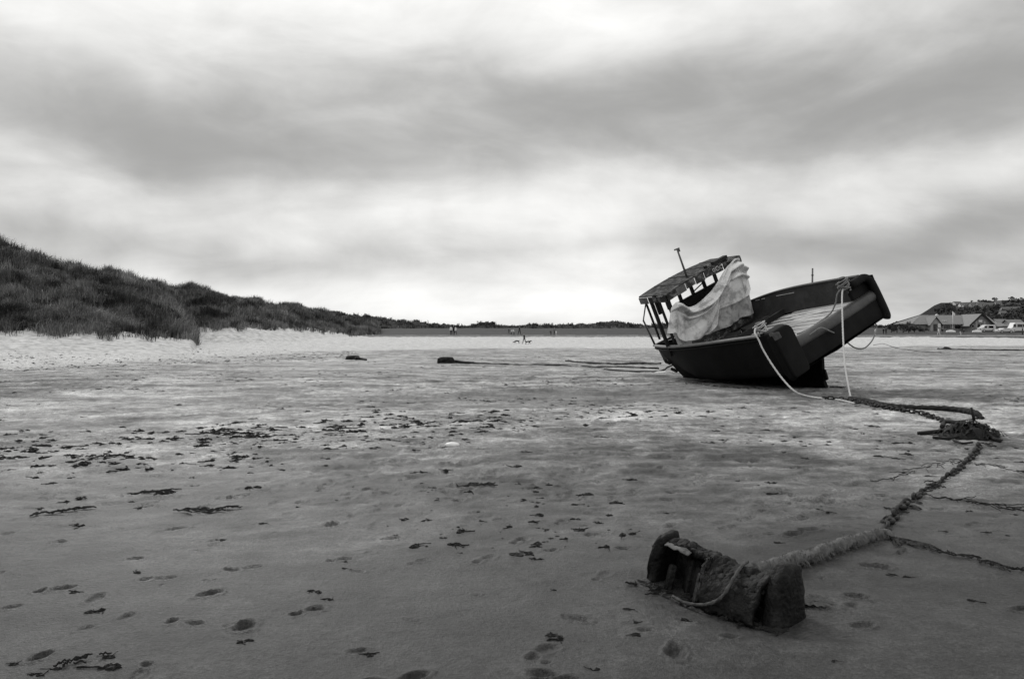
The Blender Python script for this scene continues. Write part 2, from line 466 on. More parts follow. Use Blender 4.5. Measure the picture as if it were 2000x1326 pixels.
DENTS = []
def dent(x, y, L, w, a, dep): DENTS.append((x, y, L, w, a, dep))
def make_dents():
    r = np.random.default_rng(11)
    # walking tracks
    def track(p, q, n, jit=.08, dep=.028):
        p, q = Vector(p), Vector(q)
        for i in range(n):
            c = p.lerp(q, i / (n - 1)); d = (q - p).normalized(); sd = Vector((-d.y, d.x))
            c2 = Vector((c.x, c.y)) + Vector((sd.x, sd.y)) * (.1 if i % 2 else -.1) + Vector(r.normal(0, jit, 2))
            if r.random() < .38: continue
            an = math.atan2(d.y, d.x) + r.normal(0, .15); dd = dep * r.uniform(.4, 1.05); L_ = r.uniform(.72, .98)
            dent(c2.x + .055 * L_ * math.cos(an), c2.y + .055 * L_ * math.sin(an), .15 * L_, .095 * L_, an, dd)
            dent(c2.x - .085 * L_ * math.cos(an), c2.y - .085 * L_ * math.sin(an), .085 * L_, .07 * L_, an, dd * 1.15)
    def tr(a, b, n, **k): track(g(*a).to_2d(), g(*b).to_2d(), n, **k)
    tr((1410, 1030), (1760, 930), 9); tr((1440, 990), (1650, 960), 6); tr((1690, 1130), (1990, 1010), 5); tr((1500, 960), (1700, 985), 7)
    tr((120, 1000), (760, 930), 9); tr((0, 1180), (640, 1090), 8, dep=.02); tr((420, 1060), (300, 1300), 5, dep=.022); tr((640, 1190), (1100, 1020), 8, dep=.02)
    tr((980, 1250), (1300, 1080), 6, dep=.02); tr((60, 900), (900, 860), 15, dep=.03); tr((0, 930), (600, 900), 10, dep=.03)
    tr((1340, 940), (1900, 880), 14); tr((900, 880), (1500, 900), 16); tr((200, 860), (1000, 810), 18); tr((1100, 1000), (1330, 930), 6)
    tr((-50, 800), (1000, 770), 24, jit=.3); tr((1300, 850), (2000, 800), 20, jit=.2); tr((700, 1320), (1250, 1290), 4, dep=.018)
    tr((1100, 830), (1500, 840), 14, jit=.2); tr((700, 960), (1200, 905), 14, jit=.15)
    for (x, y) in ((1510, 955), (1525, 962), (1500, 985), (1570, 975), (1610, 978), (1590, 990), (1565, 1010), (1578, 1035)): 
        c = g(x, y); dent(c.x, c.y, .22, .1, r.uniform(-.4, .4), .03)
    # scattered hollows, denser in the left middle
    for i in range(1500):
        py = 655 + 2490 / r.uniform(3.7, 26) ** 1.0
        px = r.uniform(-150, 2150)
        dens = .30 + .7 * math.exp(-((py - 860) / 90) ** 2) * (1 if px < 1000 else .5)
        if r.random() > dens: continue
        c = g(px, py); sc = r.uniform(.25, .8)
        dent(c.x, c.y, .24 * sc, .13 * sc, r.uniform(-.5, .5) + (0 if r.random() < .7 else 1.2), .040 * sc * r.uniform(.5, 1.1))
make_dents()

def build_beach():
    yp = np.concatenate([np.linspace(1.6 * 797 / 2.3, 1.6 * 797 / 26, 600)])
    d1 = 1.6 * 797 / yp
    d2 = np.concatenate([1.6 * 797 / np.linspace(1.6 * 797 / 26, 1.6 * 797 / 90, 150)[1:], np.geomspace(90, 140, 40)[1:]])
    d3 = np.geomspace(140, 5000, 40)[1:]
    d = np.concatenate([d1, d2, d3]); nr = len(d)
    nc = 940
    t = np.linspace(-.86, .82, nc)
    D = np.repeat(d[:, None], nc, 1); X = (D + 3.0) * t[None, :]
    Y = D + .0 * X
    h = base_h(X, Y)
    s = edge_dist(X, Y) + 3.0 * fbm(X * .1 + 3, Y * .1, 4) + 2.0 * fbm(X * .5, Y * .5, 3)
    dry = sstep(-.5, 3.5, s)
    # uneven relief
    churn = sstep(-.25, .35, fbm(X * .13 + 9, Y * .13 + 2, 3)) * sstep(9, 20, D) * (1 - .7 * dry)
    rel = fbm(X * 2.1, Y * 2.1, 4) * .007 + fbm(X * 7, Y * 7, 3) * .0034 + fbm(X * 19, Y * 19, 2) * .0014 * (1 - sstep(8, 14, D))
    rel += churn * (fbm(X * 1.4 + 3, Y * 2.6, 4) * .045 + fbm(X * 4, Y * 6, 3) * .022) * (1 - sstep(50, 90, D))
    rel += dry * fbm(X * .8, Y * .8, 4) * .13 * sstep(28, 45, D) * (1 - sstep(150, 190, D))
    rel += dry * (fbm(X * 2.2 + 5, Y * 2.2, 3) * .07 + fbm(X * 5, Y * 5, 2) * .03) * (1 - sstep(100, 140, D))
    # trampled and swash-cut sand in the left middle
    tr_ = sstep(-.1, .35, fbm(X * .25 + 5, Y * .25 + 8, 3) + .35 * (1 - sstep(-2, 5, X)) - .1) * sstep(6, 9, D) * (1 - sstep(22, 40, D))
    rel += tr_ * (-.020 * np.abs(fbm(X * 1.6 + 1, Y * 2.4 - X * .5, 4)) ** .8 + .012 * fbm(X * 5 + 3, Y * 6, 3))
    pz = fbm(X * 3.6 + 9, Y * 4.2 + 2, 3); rel -= .022 * sstep(.18, .42, pz) * sstep(5, 9, D) * (1 - sstep(26, 40, D)); rel += .010 * sstep(.1, .5, -pz) * sstep(6, 10, D) * (1 - sstep(26, 40, D))
    rel += .012 * fbm(X * .55 + 2, Y * .9, 3)
    # long faint swash lines
    rel += .004 * np.sin((Y * 1.0 + X * .18 + 2.5 * fbm(X * .2, Y * .2, 2)) * 4.2) * sstep(.0, .5, fbm(X * .2 + 7, Y * .2, 2) + .25) * (1 - dry)
    h = h + rel
    for (dx, dy, L, w, a, dep) in DENTS:
        R_ = max(L, w) * 1.9
        i0, i1 = np.searchsorted(d, [dy - R_, dy + R_])
        if i1 <= i0: continue
        dm = d[(i0 + i1) // 2] + 3
        j0 = max(0, int(np.searchsorted(t, (dx - R_) / dm)) - 3); j1 = min(nc, int(np.searchsorted(t, (dx + R_) / dm)) + 3)
        x = X[i0:i1, j0:j1] - dx; y = Y[i0:i1, j0:j1] - dy
        c_, s_ = math.cos(a), math.sin(a)
        u = (x * c_ + y * s_) / (L / 2); v = (-x * s_ + y * c_) / (w / 2)
        rr = np.sqrt(u * u + v * v) * (1 + .30 * fbm(X[i0:i1, j0:j1] * 13, Y[i0:i1, j0:j1] * 13, 2))
        h[i0:i1, j0:j1] += dep * (-np.exp(-(rr / .88) ** 6) * (1 + .5 * np.clip(u, -1, 1) * .6) + .42 * np.exp(-((rr - 1.28) / .26) ** 2))
    # scour and spoil round the sunk iron and the hawser
    for (px, py, rad, amp) in ((1330, 1150, .30, -.03), (1430, 1200, .34, -.03), (1540, 1215, .25, -.02), (1260, 1118, .22, .025), (1600, 1180, .2, .02), (1250, 1180, .35, .012), (1330, 1230, .3, .015)):
        c = g(px, py); h += amp * np.exp(-((X - c.x) ** 2 + (Y - c.y) ** 2) / rad ** 2)
    wet_vignette = np.clip(1.12 * (1 - sstep(3.2, 15, D)) + .10 + .35 * fbm(X * .22 + 1, Y * .22 + 6, 3) - .7 * churn, 0, 1)  # nearest sand painted darker as a vignette, mixed with patchy damp
    # damp trough before the boat, drier swell this side of it
    ridge_y = 17.0 + .05 * X + 1.6 * fbm(X * .09 + 4, Y * .03 + 1.5, 4)
    q = Y - ridge_y; lat = np.exp(-((X - 2.5) / 5.5) ** 2)
    wet_vignette = np.clip(wet_vignette + lat * np.exp(-((q - 4.0) / 2.6) ** 2) * .8 - lat * np.exp(-((q + 1.2) / 1.6) ** 2) * .8, 0, 1)
    crest = lat * np.exp(-((q + .7) / .9) ** 2) * (q < .3) * sstep(-.3, .4, fbm(X * .5 + 4, Y * .5, 3) + .15)
    dry2 = np.clip(dry + .22 * crest, 0, 1)
    # damp and drained patches drawn out along the shore
    ca, sa = math.cos(.2), math.sin(.2); XR, YR = X * ca + Y * sa, -X * sa + Y * ca
    p1 = fbm(XR * .30 + 11, YR * .75, 5, .6); p2 = fbm(XR * 1.1 + 2, YR * 2.4, 4, .6)
    mott = np.clip(1.0 + (.85 * sstep(.05, .30, p1) - .42 * sstep(.0, .30, -p1)) * sstep(5.5, 10, D) * (1 - .25 * sstep(22, 40, D)) * .52 + .60 * p2 * sstep(4, 8, D) + .55 * fbm(XR * 3.4, YR * 6.0, 3) * sstep(4, 7, D) * (1 - sstep(18, 26, D)) - .42 * sstep(.0, .35, fbm(XR * .5 + 7, YR * 1.0, 5, .65)) * sstep(18, 26, D) * (1 - sstep(70, 90, D)) + .30 * fbm(X * .8, Y * .8, 4) + .35 * fbm(X * 3.1 + 1, Y * 3.1, 4), .32, 2.0)
    mott *= 1 - .35 * tr_ * sstep(.02, .22, np.abs(fbm(X * 1.6 + 1, Y * 2.4 - X * .5, 4)))
    mott *= 1 - .25 * np.clip(churn, 0, 1) * sstep(-.2, .3, fbm(X * .9, Y * 1.7, 4))
    lit = np.clip(.25 + .5 * fbm(X * .4 + 2, Y * .4, 3), 0, 1) * sstep(2.5, 8, D)
    line = np.exp(-((Y - (13.2 + .12 * X + .7 * fbm(X * .3, Y * 0, 2))) / .9) ** 2) * sstep(-14, -6, X) * (1 - sstep(2.0, 9, X))
    lit = np.clip(lit + .7 * line + .55 * churn + .35 * dry * (1 - sstep(60, 75, D)) * sstep(.1, .5, .4 + fbm(X * .3, Y * .3, 3)), 0, 1) * (1 - sstep(90, 110, D) * .6)
    V = np.stack([X, Y, h], -1).reshape(-1, 3)
    o = np_mesh('beach', V, grid_faces(nr, nc), 4, M['sand'], attrs={'dry': dry2.ravel(), 'wet_vignette': wet_vignette.ravel(), 'mott': mott.ravel(), 'litter': lit.ravel()})
    tag(o, kind='structure')
    return o, X, Y, h
beach, BX, BY, BH = build_beach()
_bd = BY[:, 0]; _bt = np.linspace(-.86, .82, BX.shape[1])
def H(x, y):
    i = int(np.clip(np.searchsorted(_bd, y), 1, len(_bd) - 1)); j = int(np.clip(np.searchsorted(_bt, x / (y + 3)), 1, len(_bt) - 1))
    f = (y - _bd[i - 1]) / (_bd[i] - _bd[i - 1])
    return float(BH[i - 1, j] * (1 - f) + BH[i, j] * f)
def gp(px, py, lift=0.0):
    """the spot on the beach surface seen at a photo pixel"""
    z = 0.0
    for _ in range(6):
        if py - HY < 3: py = HY + 3
        p = g(px, py, min(z, 1.45)); z = .5 * z + .5 * H(p.x, p.y)
    return Vector((p.x, p.y, H(p.x, p.y) + lift))

# ------------------------------------------------------------------ land behind the beach
WALL_Y = lambda x: 150 + .05 * x
def build_bank():
    # stone ledge at the head of the beach with pale coping, turf behind
    led = empty('beach_wall', (30, 150, 1.2))
    xs = np.linspace(-36, 150, 94)
    body = MB(); cop = []
    for i, (a, b) in enumerate(zip(xs[:-1], xs[1:])):
        pa, pb = Vector((a - 30, WALL_Y(a) - 150, 0)), Vector((b - 30, WALL_Y(b) - 150, 0))
        body.hexa([pa + Vector((0, 0, -1)), pb + Vector((0, 0, -1)), pb + Vector((0, .6, -1)), pa + Vector((0, .6, -1))],
                  [pa + Vector((0, 0, .24)), pb + Vector((0, 0, .24)), pb + Vector((0, .6, .24)), pa + Vector((0, .6, .24))])
    body.build('stone_face', M['stone'], led)
    for i, (a, b) in enumerate(zip(xs[:-1], xs[1:])):
        o = MB().hexa([(a - 30 + .02, WALL_Y(a) - 150.08, .245), (b - 30 - .02, WALL_Y(b) - 150.08, .245), (b - 30 - .02, WALL_Y(b) - 149.3, .245), (a - 30 + .02, WALL_Y(a) - 149.3, .245)],
                      [(a - 30 + .02, WALL_Y(a) - 150.08, .41 + .02 * (i % 3)), (b - 30 - .02, WALL_Y(b) - 150.08, .41 + .02 * (i % 3)), (b - 30 - .02, WALL_Y(b) - 149.3, .40), (a - 30 + .02, WALL_Y(a) - 149.3, .40)]).build('coping_stone', M['stone_l'], led)
    tag(led, 'low stone ledge with pale coping running along the head of the beach', 'wall')
    nr, nc = 60, 240
    X = np.linspace(-120, 330, nc)[None, :].repeat(nr, 0)
    v = np.linspace(0, 1, nr)[:, None] ** 1.4
    Y = 150.75 + .05 * X + v * 700
    q = Y - (150.75 + .05 * X)
    Z = 1.58 + 2.0 * sstep(0, 80, q) + .35 * fbm(X * .09, Y * .09, 4) * sstep(0, 10, q)
    Z -= 1.0 * sstep(55, 110, X) * sstep(0, 3, q) * 0
    o = np_mesh('grass_bank', np.stack([X, Y, Z], -1).reshape(-1, 3), grid_faces(nr, nc), 4, M['turf']); tag(o, kind='structure')
build_bank()
def bankz(x, y): return 1.58 + 2.0 * float(sstep(0, 80, y - (150.75 + .05 * x)))

def blades(P, Nrm, hgt, wid, n, spread, lean, tone, seed=1):
    """n grass blades at every point of P; returns verts, tri faces, tone"""
    r = np.random.default_rng(seed); m = len(P) * n
    base = np.repeat(P, n, 0) + np.concatenate([r.normal(0, 1, (m, 2)) * np.repeat(spread, n)[:, None], np.zeros((m, 1))], 1)
    hh = np.repeat(hgt, n) * r.uniform(.5, 1.15, m); ww = np.repeat(wid, n) * r.uniform(.6, 1.3, m)
    a = r.uniform(0, 2 * np.pi, m); ld = np.stack([np.cos(a), np.sin(a)], 1) * (np.abs(r.normal(0, .5, m)) * lean)[:, None] + np.repeat(Nrm[:, :2], n, 0) * .35
    f = r.uniform(0, np.pi, m); sd = np.stack([np.cos(f), np.sin(f) * .5, np.zeros(m)], 1) * ww[:, None] / 2
    mid = base.copy(); mid[:, :2] += ld * hh[:, None] * .35; mid[:, 2] += hh * .6
    tip = base.copy(); tip[:, :2] += ld * hh[:, None] * 1.0; tip[:, 2] += hh * np.maximum(.35, 1 - .35 * np.linalg.norm(ld, axis=1))
    base[:, 2] -= .1
    V = np.stack([base - sd, base + sd, mid - sd * .8, mid + sd * .8, tip], 1).reshape(-1, 3)
    k = np.arange(m)[:, None] * 5
    F_ = np.concatenate([k + [0, 1, 3], k + [0, 3, 2], k + [2, 3, 4]], 1).reshape(-1)
    T = np.repeat(np.repeat(tone, n) * r.uniform(.55, 1.5, m), 5)
    return V, F_, T

def dune(name, secs, ncol, nrow, gname, ntuft, hg, wg, nb, seed, noise_amp, glabel, gmat, floor=-.4, sp=.16):
    """secs: (px, [(py, d) ...]) from the sand apron over the grass line and crest to the back"""
    cols = np.array([s[0] for s in secs], float)
    K = len(secs[0][1])
    P = np.zeros((len(secs), K, 3))
    for i, (px, pr) in enumerate(secs):
        for k, (py, dd) in enumerate(pr): P[i, k] = at(px, py, dd)
    u = np.linspace(cols[0], cols[-1], ncol)
    A = np.zeros((ncol, K, 3))
    for k in range(K):
        for c in range(3): A[:, k, c] = np.interp(u, cols, P[:, k, c])
    # smooth along the row of sections
    ker = np.exp(-np.linspace(-2, 2, 7) ** 2); ker /= ker.sum()
    for k in range(K):
        for c in range(3): A[:, k, c] = np.convolve(np.pad(A[:, k, c], 3, 'edge'), ker, 'valid')
    w = np.linspace(0, K - 1, nrow); G = np.zeros((nrow, ncol, 3))
    for j in range(ncol):
        pts = catmull([A[j, k] for k in range(K)], nrow - 1)
        G[:, j] = np.array(pts)
    v = w[:, None].repeat(ncol, 1)
    gl = 1.0 + .24 * fbm(u[None, :] * .045 + v * 0, v * 0 + seed, 5, .65)          # wavy lower edge of the grass
    grass = sstep(-.04, .05, v - gl)
    x, y = G[..., 0], G[..., 1]
    G[..., 2] += noise_amp * (1.3 * fbm(x * .13 + seed, y * .13, 3) + fbm(x * .3 + seed, y * .3, 4) + .6 * fbm(x * .9, y * .9, 3)) * sstep(.0, .5, v - .8) + .10 * fbm(x * .9, y * .9, 3)
    V = G.reshape(-1, 3)
    o = np_mesh(name, V, grid_faces(nrow, ncol), 4, M['dune'], attrs={'grass': grass.ravel()}); tag(o, kind='structure')
    # marram
    r = np.random.default_rng(seed)
    pi, pj = r.uniform(0, nrow - 1.01, ntuft * 3), r.uniform(0, ncol - 1.01, ntuft * 3)
    i0, j0 = pi.astype(int), pj.astype(int); fi, fj = (pi - i0)[:, None], (pj - j0)[:, None]
    Q = (G[i0, j0] * (1 - fi) + G[i0 + 1, j0] * fi) * (1 - fj) + (G[i0, j0 + 1] * (1 - fi) + G[i0 + 1, j0 + 1] * fi) * fj
    vv = pi / (nrow - 1) * (K - 1)
    patch = fbm(Q[:, 0] * .35, Q[:, 1] * .35 + Q[:, 2] * .4, 4)
    keep = (vv > np.interp(pj, np.arange(ncol), gl[0]) - .30 * r.random(len(Q)) ** 5) & (r.random(len(Q)) < np.clip(.58 + 1.3 * patch, .06, 1)) & (Q[:, 2] > floor)
    idx = np.nonzero(keep)[0][:ntuft]; Q = Q[idx]; patch = patch[idx]
    e1 = G[np.minimum(i0 + 1, nrow - 1), j0] - G[i0, j0]; e2 = G[i0, np.minimum(j0 + 1, ncol - 1)] - G[i0, j0]
    nn = np.cross(e2, e1); nn /= np.linalg.norm(nn, axis=1)[:, None] + 1e-9; nn *= np.sign(nn[:, 2:3] + 1e-9); nn = nn[idx]
    tone = np.clip(.95 + 2.0 * fbm(Q[:, 0] * .45 + 8, Q[:, 1] * .3 + Q[:, 2] * .7, 4) + 1.1 * fbm(Q[:, 0] * 1.7, Q[:, 1] * 1.2 + Q[:, 2], 2), .18, 3.0)
    hs = hg * np.clip(.85 + 1.0 * patch, .35, 1.6)
    Vb, Fb, Tb = blades(Q, nn, hs, np.full(len(Q), wg), nb, np.full(len(Q), sp), 1.35 if sp < .3 else .6, tone, seed)
    bo = np_mesh(gname, Vb, Fb, 3, gmat, smooth=False, attrs={'tone': Tb}); tag(bo, glabel, 'grass', kind='stuff')

def dune_material():
    m = mat('dune_sand', .49, .95, .30, 1.6, 1.0, 1.5, .05, dirt=.55, dirtv=.16, dscale=1.3)
    for n_ in m.node_tree.nodes:
        if n_.type == 'BUMP': n_.inputs['Distance'].default_value = .35
    N, L = m.node_tree.nodes, m.node_tree.links; b = N['Principled BSDF']
    src = b.inputs['Base Color'].links[0].from_socket
    a = N.new('ShaderNodeAttribute'); a.attribute_name = 'grass'
    mx = N.new('ShaderNodeMix'); mx.data_type = 'RGBA'; L.new(a.outputs['Fac'], mx.inputs[0]); L.new(src, mx.inputs[6]); mx.inputs[7].default_value = (.028, .028, .028, 1)
    L.new(mx.outputs[2], b.inputs['Base Color'])
    return m
M['dune'] = dune_material()

# far rise first, then the two near dunes
dune('far_dunes', [(-500, [(652, 210), (648, 225), (600, 250), (640, 300)]), (500, [(652, 205), (648, 222), (606, 245), (640, 300)]), (640, [(650, 200), (644, 215), (612, 245), (640, 300)]), (700, [(650, 200), (645, 215), (620, 245), (640, 300)]), (760, [(650, 205), (645, 222), (630, 250), (642, 300)]), (830, [(650, 215), (645, 235), (637, 260), (644, 310)]),
      (900, [(649, 225), (645, 245), (640, 270), (645, 320)]), (960, [(649, 225), (645, 245), (638, 270), (645, 320)]), (1030, [(649, 225), (645, 245), (642, 270), (646, 320)]), (1090, [(649, 225), (645, 245), (638, 270), (645, 320)]), (1150, [(649, 225), (645, 245), (638, 270), (645, 320)]), (1200, [(649, 225), (645, 245), (634, 270), (645, 320)]), (1260, [(649, 225), (645, 245), (637, 270), (645, 320)]),
      (1400, [(649, 225), (645, 245), (638, 270), (645, 320)]), (1600, [(649, 225), (645, 245), (640, 270), (645, 320)]), (1745, [(649, 225), (645, 245), (638, 270), (645, 320)])],
     420, 26, 'dune_scrub', 9000, .8, .26, 9, 21, 1.0, 'low dark scrub covering the far line of dunes', M['scrub'], sp=.5)
dune('dune_ridge', [(300, [(676, 90), (650, 97), (590, 112), (576, 124), (640, 150)]), (360, [(678, 88), (640, 97), (588, 110), (571, 124), (640, 150)]), (400, [(679, 88), (637, 97), (590, 110), (574, 124), (640, 152)]), (435, [(680, 88), (637, 98), (600, 112), (584, 126), (640, 155)]), (500, [(681, 90), (640, 104), (608, 120), (594, 136), (640, 170)]),
      (560, [(681, 92), (642, 112), (614, 130), (602, 150), (640, 185)]), (600, [(681, 93), (643, 120), (622, 140), (611, 158), (642, 195)]), (650, [(681, 95), (648, 132), (634, 152), (622, 172), (644, 215)]), (692, [(681, 97), (655, 146), (642, 164), (627, 185), (646, 230)]), (740, [(680, 110), (656, 160), (648, 172), (634, 198), (648, 240)])],
     300, 56, 'dune_grass', 9500, .95, .06, 9, 33, .75, 'dark marram grass on the farther dune above a bare sand slope', M['grass'], sp=.22)
dune('dune_hill', [(-420, [(705, 46), (640, 56), (560, 66), (420, 78), (560, 110)]), (-160, [(704, 48), (640, 58), (560, 68), (440, 80), (560, 112)]), (0, [(702, 49), (641, 60), (565, 70), (473, 82), (560, 115)]), (70, [(700, 50), (644, 61), (572, 71), (500, 84), (570, 116)]), (130, [(699, 52), (648, 62), (580, 73), (518, 88), (580, 118)]), (240, [(697, 54), (651, 65), (594, 76), (545, 95), (600, 122)]),
      (310, [(695, 56), (655, 68), (606, 80), (564, 102), (620, 126)]), (340, [(693, 58), (658, 71), (618, 83), (580, 106), (640, 128)]), (358, [(692, 60), (659, 73), (632, 84), (606, 108), (650, 129)]), (374, [(690, 62), (660, 74), (646, 85), (630, 108), (655, 130)]), (384, [(686, 70), (672, 80), (668, 90), (665, 108), (672, 130)])],
     300, 64, 'marram_grass', 13000, 1.0, .045, 11, 41, .75, 'dark marram grass covering the tall dune at the left', M['grass'], sp=.2)

# ------------------------------------------------------------------ the stranded boat
YAW, PIT, HEEL = .448, -.002, .431
_f = Vector((-math.sin(YAW), math.cos(YAW), 0)); _p = Vector((-math.cos(YAW), -math.sin(YAW), 0)); _u = Vector((0, 0, 1))
_f2 = math.cos(PIT) * _f + math.sin(PIT) * _u; _u2 = -math.sin(PIT) * _f + math.cos(PIT) * _u
_p3 = math.cos(HEEL) * _p - math.sin(HEEL) * _u2; _u3 = math.sin(HEEL) * _p + math.cos(HEEL) * _u2
BM = Matrix(((_f2.x, _p3.x, _u3.x, BOAT.x), (_f2.y, _p3.y, _u3.y, BOAT.y), (_f2.z, _p3.z, _u3.z, BOAT.z - .03), (0, 0, 0, 1)))
BI = BM.inverted()
def bl(px, py, axis, val):
    """boat-frame point where the line of sight through a photo pixel meets the boat plane axis = val"""
    o = BI @ Vector((0, 0, CH)); e = BI @ at(px, py, 30); d = e - o
    t = (val - o[axis]) / d[axis]
    return o + d * t

XA, XS = -.957, 8.249                        # transom top, stem
HB = [(-1.3, 2.21), (-.957, 2.22), (0, 2.28), (1, 2.30), (2, 2.27), (3, 2.15), (4, 1.93), (5, 1.62), (6, 1.20), (7, .72), (7.6, .40), (8.249, .0)]
_hx = np.linspace(-1.3, 8.249, 200); _hy = np.interp(_hx, [q[0] for q in HB], [q[1] for q in HB])
for _ in range(40): _hy[1:-1] = (_hy[:-2] + 2 * _hy[1:-1] + _hy[2:]) / 4
def gun(x, sd=1):
    t = (x - XA) / (XS - XA)
    hb = float(np.interp(x, _hx, _hy))
    z = 2.805 + (1.362 - 2.805) * t + 4 * .214 * t * (1 - t)
    if sd < 0: z += .11 * math.exp(-((x - 3.4) / 1.9) ** 2)
    return hb, z
def lerp_tab(tab, x):
    return float(np.interp(x, [a for a, _ in tab], [b for _, b in tab]))
ZC = [(-1.3, 1.52), (0, 1.05), (1, .75), (2, .5), (3.5, .22), (5, .10), (7.1, .06), (8.25, .06)]
BCH = [(-1.3, 2.1), (0, 2.12), (2, 1.98), (4, 1.55), (5, 1.1), (6, .62), (7, .26), (8.25, .012)]
ZCH = [(-1.3, 1.54), (0, 1.35), (2, 1.12), (4, .86), (5.5, .72), (6.6, .66), (7.4, .70), (8.25, .75)]
def section(x, xg, sd=1):
    hb, zg = gun(xg, sd)
    P0 = Vector((0, lerp_tab(ZC, x))); P1 = Vector((lerp_tab(BCH, x), lerp_tab(ZCH, x))); P2 = Vector((hb, zg))
    P = [P0, P0.lerp(P1, .4), P0.lerp(P1, .75), P1, P1.lerp(P2, .25), P1.lerp(P2, .6), P2]
    for _ in range(2):
        Q = [P[0]]
        for a, b in zip(P[:-1], P[1:]): Q += [a.lerp(b, .25), a.lerp(b, .75)]
        Q.append(P[-1]); P = Q
    return P

def build_boat():
    boat = empty('fishing_boat'); boat.matrix_world = BM
    tag(boat, 'black flat-sterned fishing boat heeled over on the sand with open wheelhouse forward', 'boat')
    # hull skin
    N_ = 46; m = MB(); rows = []; rows2 = []
    for i in range(N_):
        t = i / (N_ - 1); xg = XA + (XS - XA) * (1 - (1 - t) ** 1.25 if t > 0 else 0)
        for sd, store in ((1, rows), (-1, rows2)):
            row = []
            for k, q in enumerate(section(xg if i else -1.2, xg, sd)):
                x = xg
                if i == 0 or xg < 0: x = xg - (.254 * (1 - max(0, xg - XA) / (0 - XA))) * (1 - (q.y - 1.456) / (2.805 - 1.456) if q.y > 1.456 else 1)
                if xg > 6.2:                      # raked stem
                    x = xg - (1.15 * (1 - min(1, q.y / 1.36))) * ((xg - 6.2) / (XS - 6.2))
                row.append(Vector((x, sd * q.x, q.y)))
            store.append(row)
    n = len(rows[0]); V = []; F_ = []
    for row, row2 in zip(rows, rows2):
        V += row2[::-1][:-1] + row
    w = 2 * n - 1
    for i in range(N_ - 1):
        for k in range(w - 1): F_.append((i * w + k, i * w + k + 1, (i + 1) * w + k + 1, (i + 1) * w + k))
    m.add(V, F_)
    hull = m.build('hull', M['hull'], boat, smooth=True)
    # inner face of the bulwarks down to below the deck
    DK = .70
    def inw(x, dep):
        hb, z = gun(x); bc, zc_ = lerp_tab(BCH, x), lerp_tab(ZCH, x)
        return hb - (hb - bc) * min(1, dep / max(z - zc_, .1))
    for sd in (1, -1):
        m = MB(); V = []; F_ = []
        xs = np.linspace(XA + .02, XS - .25, 40)
        for x in xs:
            hb, z = gun(x, sd); V += [(x, sd * max(hb - .075, .01), z - .01), (x, sd * max(inw(x, DK - .1) - .10, .01), z - DK + .1), (x, sd * max(inw(x, DK + .05) - .12, .008), z - DK - .05)]
        for i in range(len(xs) - 1):
            for k in range(2): F_.append((i * 3 + k, i * 3 + k + 1, (i + 1) * 3 + k + 1, (i + 1) * 3 + k))
        m.add(V, F_); m.build('bulwark_lining', M['hull_in'], boat, smooth=True)
        # capping rail
        P = [Vector((x, sd * (gun(x)[0] - .03), gun(x, sd)[1] + .02)) for x in np.linspace(XA + .55, XS - .02, 60)]
        m = MB(); V = []
        for i, p in enumerate(P):
            V += [p + Vector((0, -.075, -.03)), p + Vector((0, .075, -.03)), p + Vector((0, .07, .03)), p + Vector((0, -.07, .03))]
        F_ = [(i * 4 + k, i * 4 + (k + 1) % 4, (i + 1) * 4 + (k + 1) % 4, (i + 1) * 4 + k) for i in range(len(P) - 1) for k in range(4)] + [(0, 1, 2, 3), tuple(range(len(V) - 4, len(V)))]
        m.add(V, F_); m.build('gunwale_rail', M['rail'] if sd > 0 else M['hull_in'], boat, smooth=False, bevel=.012)
    # rubbing strake below the near rail
    m = MB(); m.tube([Vector((x, gun(x)[0] + .01, gun(x)[1] - .10)) for x in np.linspace(XA + .5, XS - .05, 50)], .028, 6); m.build('rubbing_strake', M['hull'], boat, smooth=True)
    # deck: backing sheet with separate planks
    m = MB(); V = []; F_ = []; xs = np.linspace(XA + .10, 6.9, 30)
    dz = lambda x: gun(x)[1] - DK + .02
    for x in xs:
        hb = max(inw(x, DK) - .10, .02); V += [(x, -hb, dz(x) - .03), (x, hb, dz(x) - .03)]
    F_ = [(2 * i, 2 * i + 1, 2 * i + 3, 2 * i + 2) for i in range(len(xs) - 1)]
    m.add(V, F_); deck = m.build('deck', M['caulk'], boat)
    pw = .165; k = 0
    y = -2.28
    while y < 2.25:
        if abs(y + pw / 2) < 2.3:
            # run of the plank inside the bulwarks
            ok = [x for x in np.linspace(XA + .12, 4.4, 60) if inw(x, DK) - .11 > max(abs(y), abs(y + pw))]
            if len(ok) > 6:
                cuts = [ok[0], ok[0] + (1.2 + .9 * random.random()), ok[-1]] if k % 2 else [ok[0], ok[0] + 2.2 + random.random(), ok[-1]]
                for a, b in zip(cuts[:-1], cuts[1:]):
                    if b - a < .2: continue
                    lift = random.uniform(0, .008); a2 = a + .006
                    zz = [dz(a2) + lift, dz(b) + lift]; mid = (a2 + b) / 2
                    MB().hexa([(a2, y + .003, dz(a2) - .028), (b, y + .003, dz(b) - .028), (b, y + pw - .003, dz(b) - .028), (a2, y + pw - .003, dz(a2) - .028)],
                              [(a2, y + .003, zz[0]), (b, y + .003, zz[1]), (b, y + pw - .003, zz[1]), (a2, y + pw - .003, zz[0])]).build('plank', M['deck'] if random.random() < .65 else M['deck2'], deck)
        y += pw; k += 1
    # transom: lower plate, two wings with rounded shoulders, rolled sill
    def tx(z): return XA - .254 * (1 - (z - 1.456) / (2.805 - 1.456))
    SILL = 2.20
    poly = [(-2.12, 1.49), (1.60, 1.49), (1.60, SILL - .1), (-2.17, SILL - .1)]
    m = MB(); m.hexa([(tx(z) + .13, yy, z) for yy, z in poly], [(tx(z) + .24, yy, z) for yy, z in poly]); m.build('transom', M['hull'], boat, bevel=.03, seg=2)
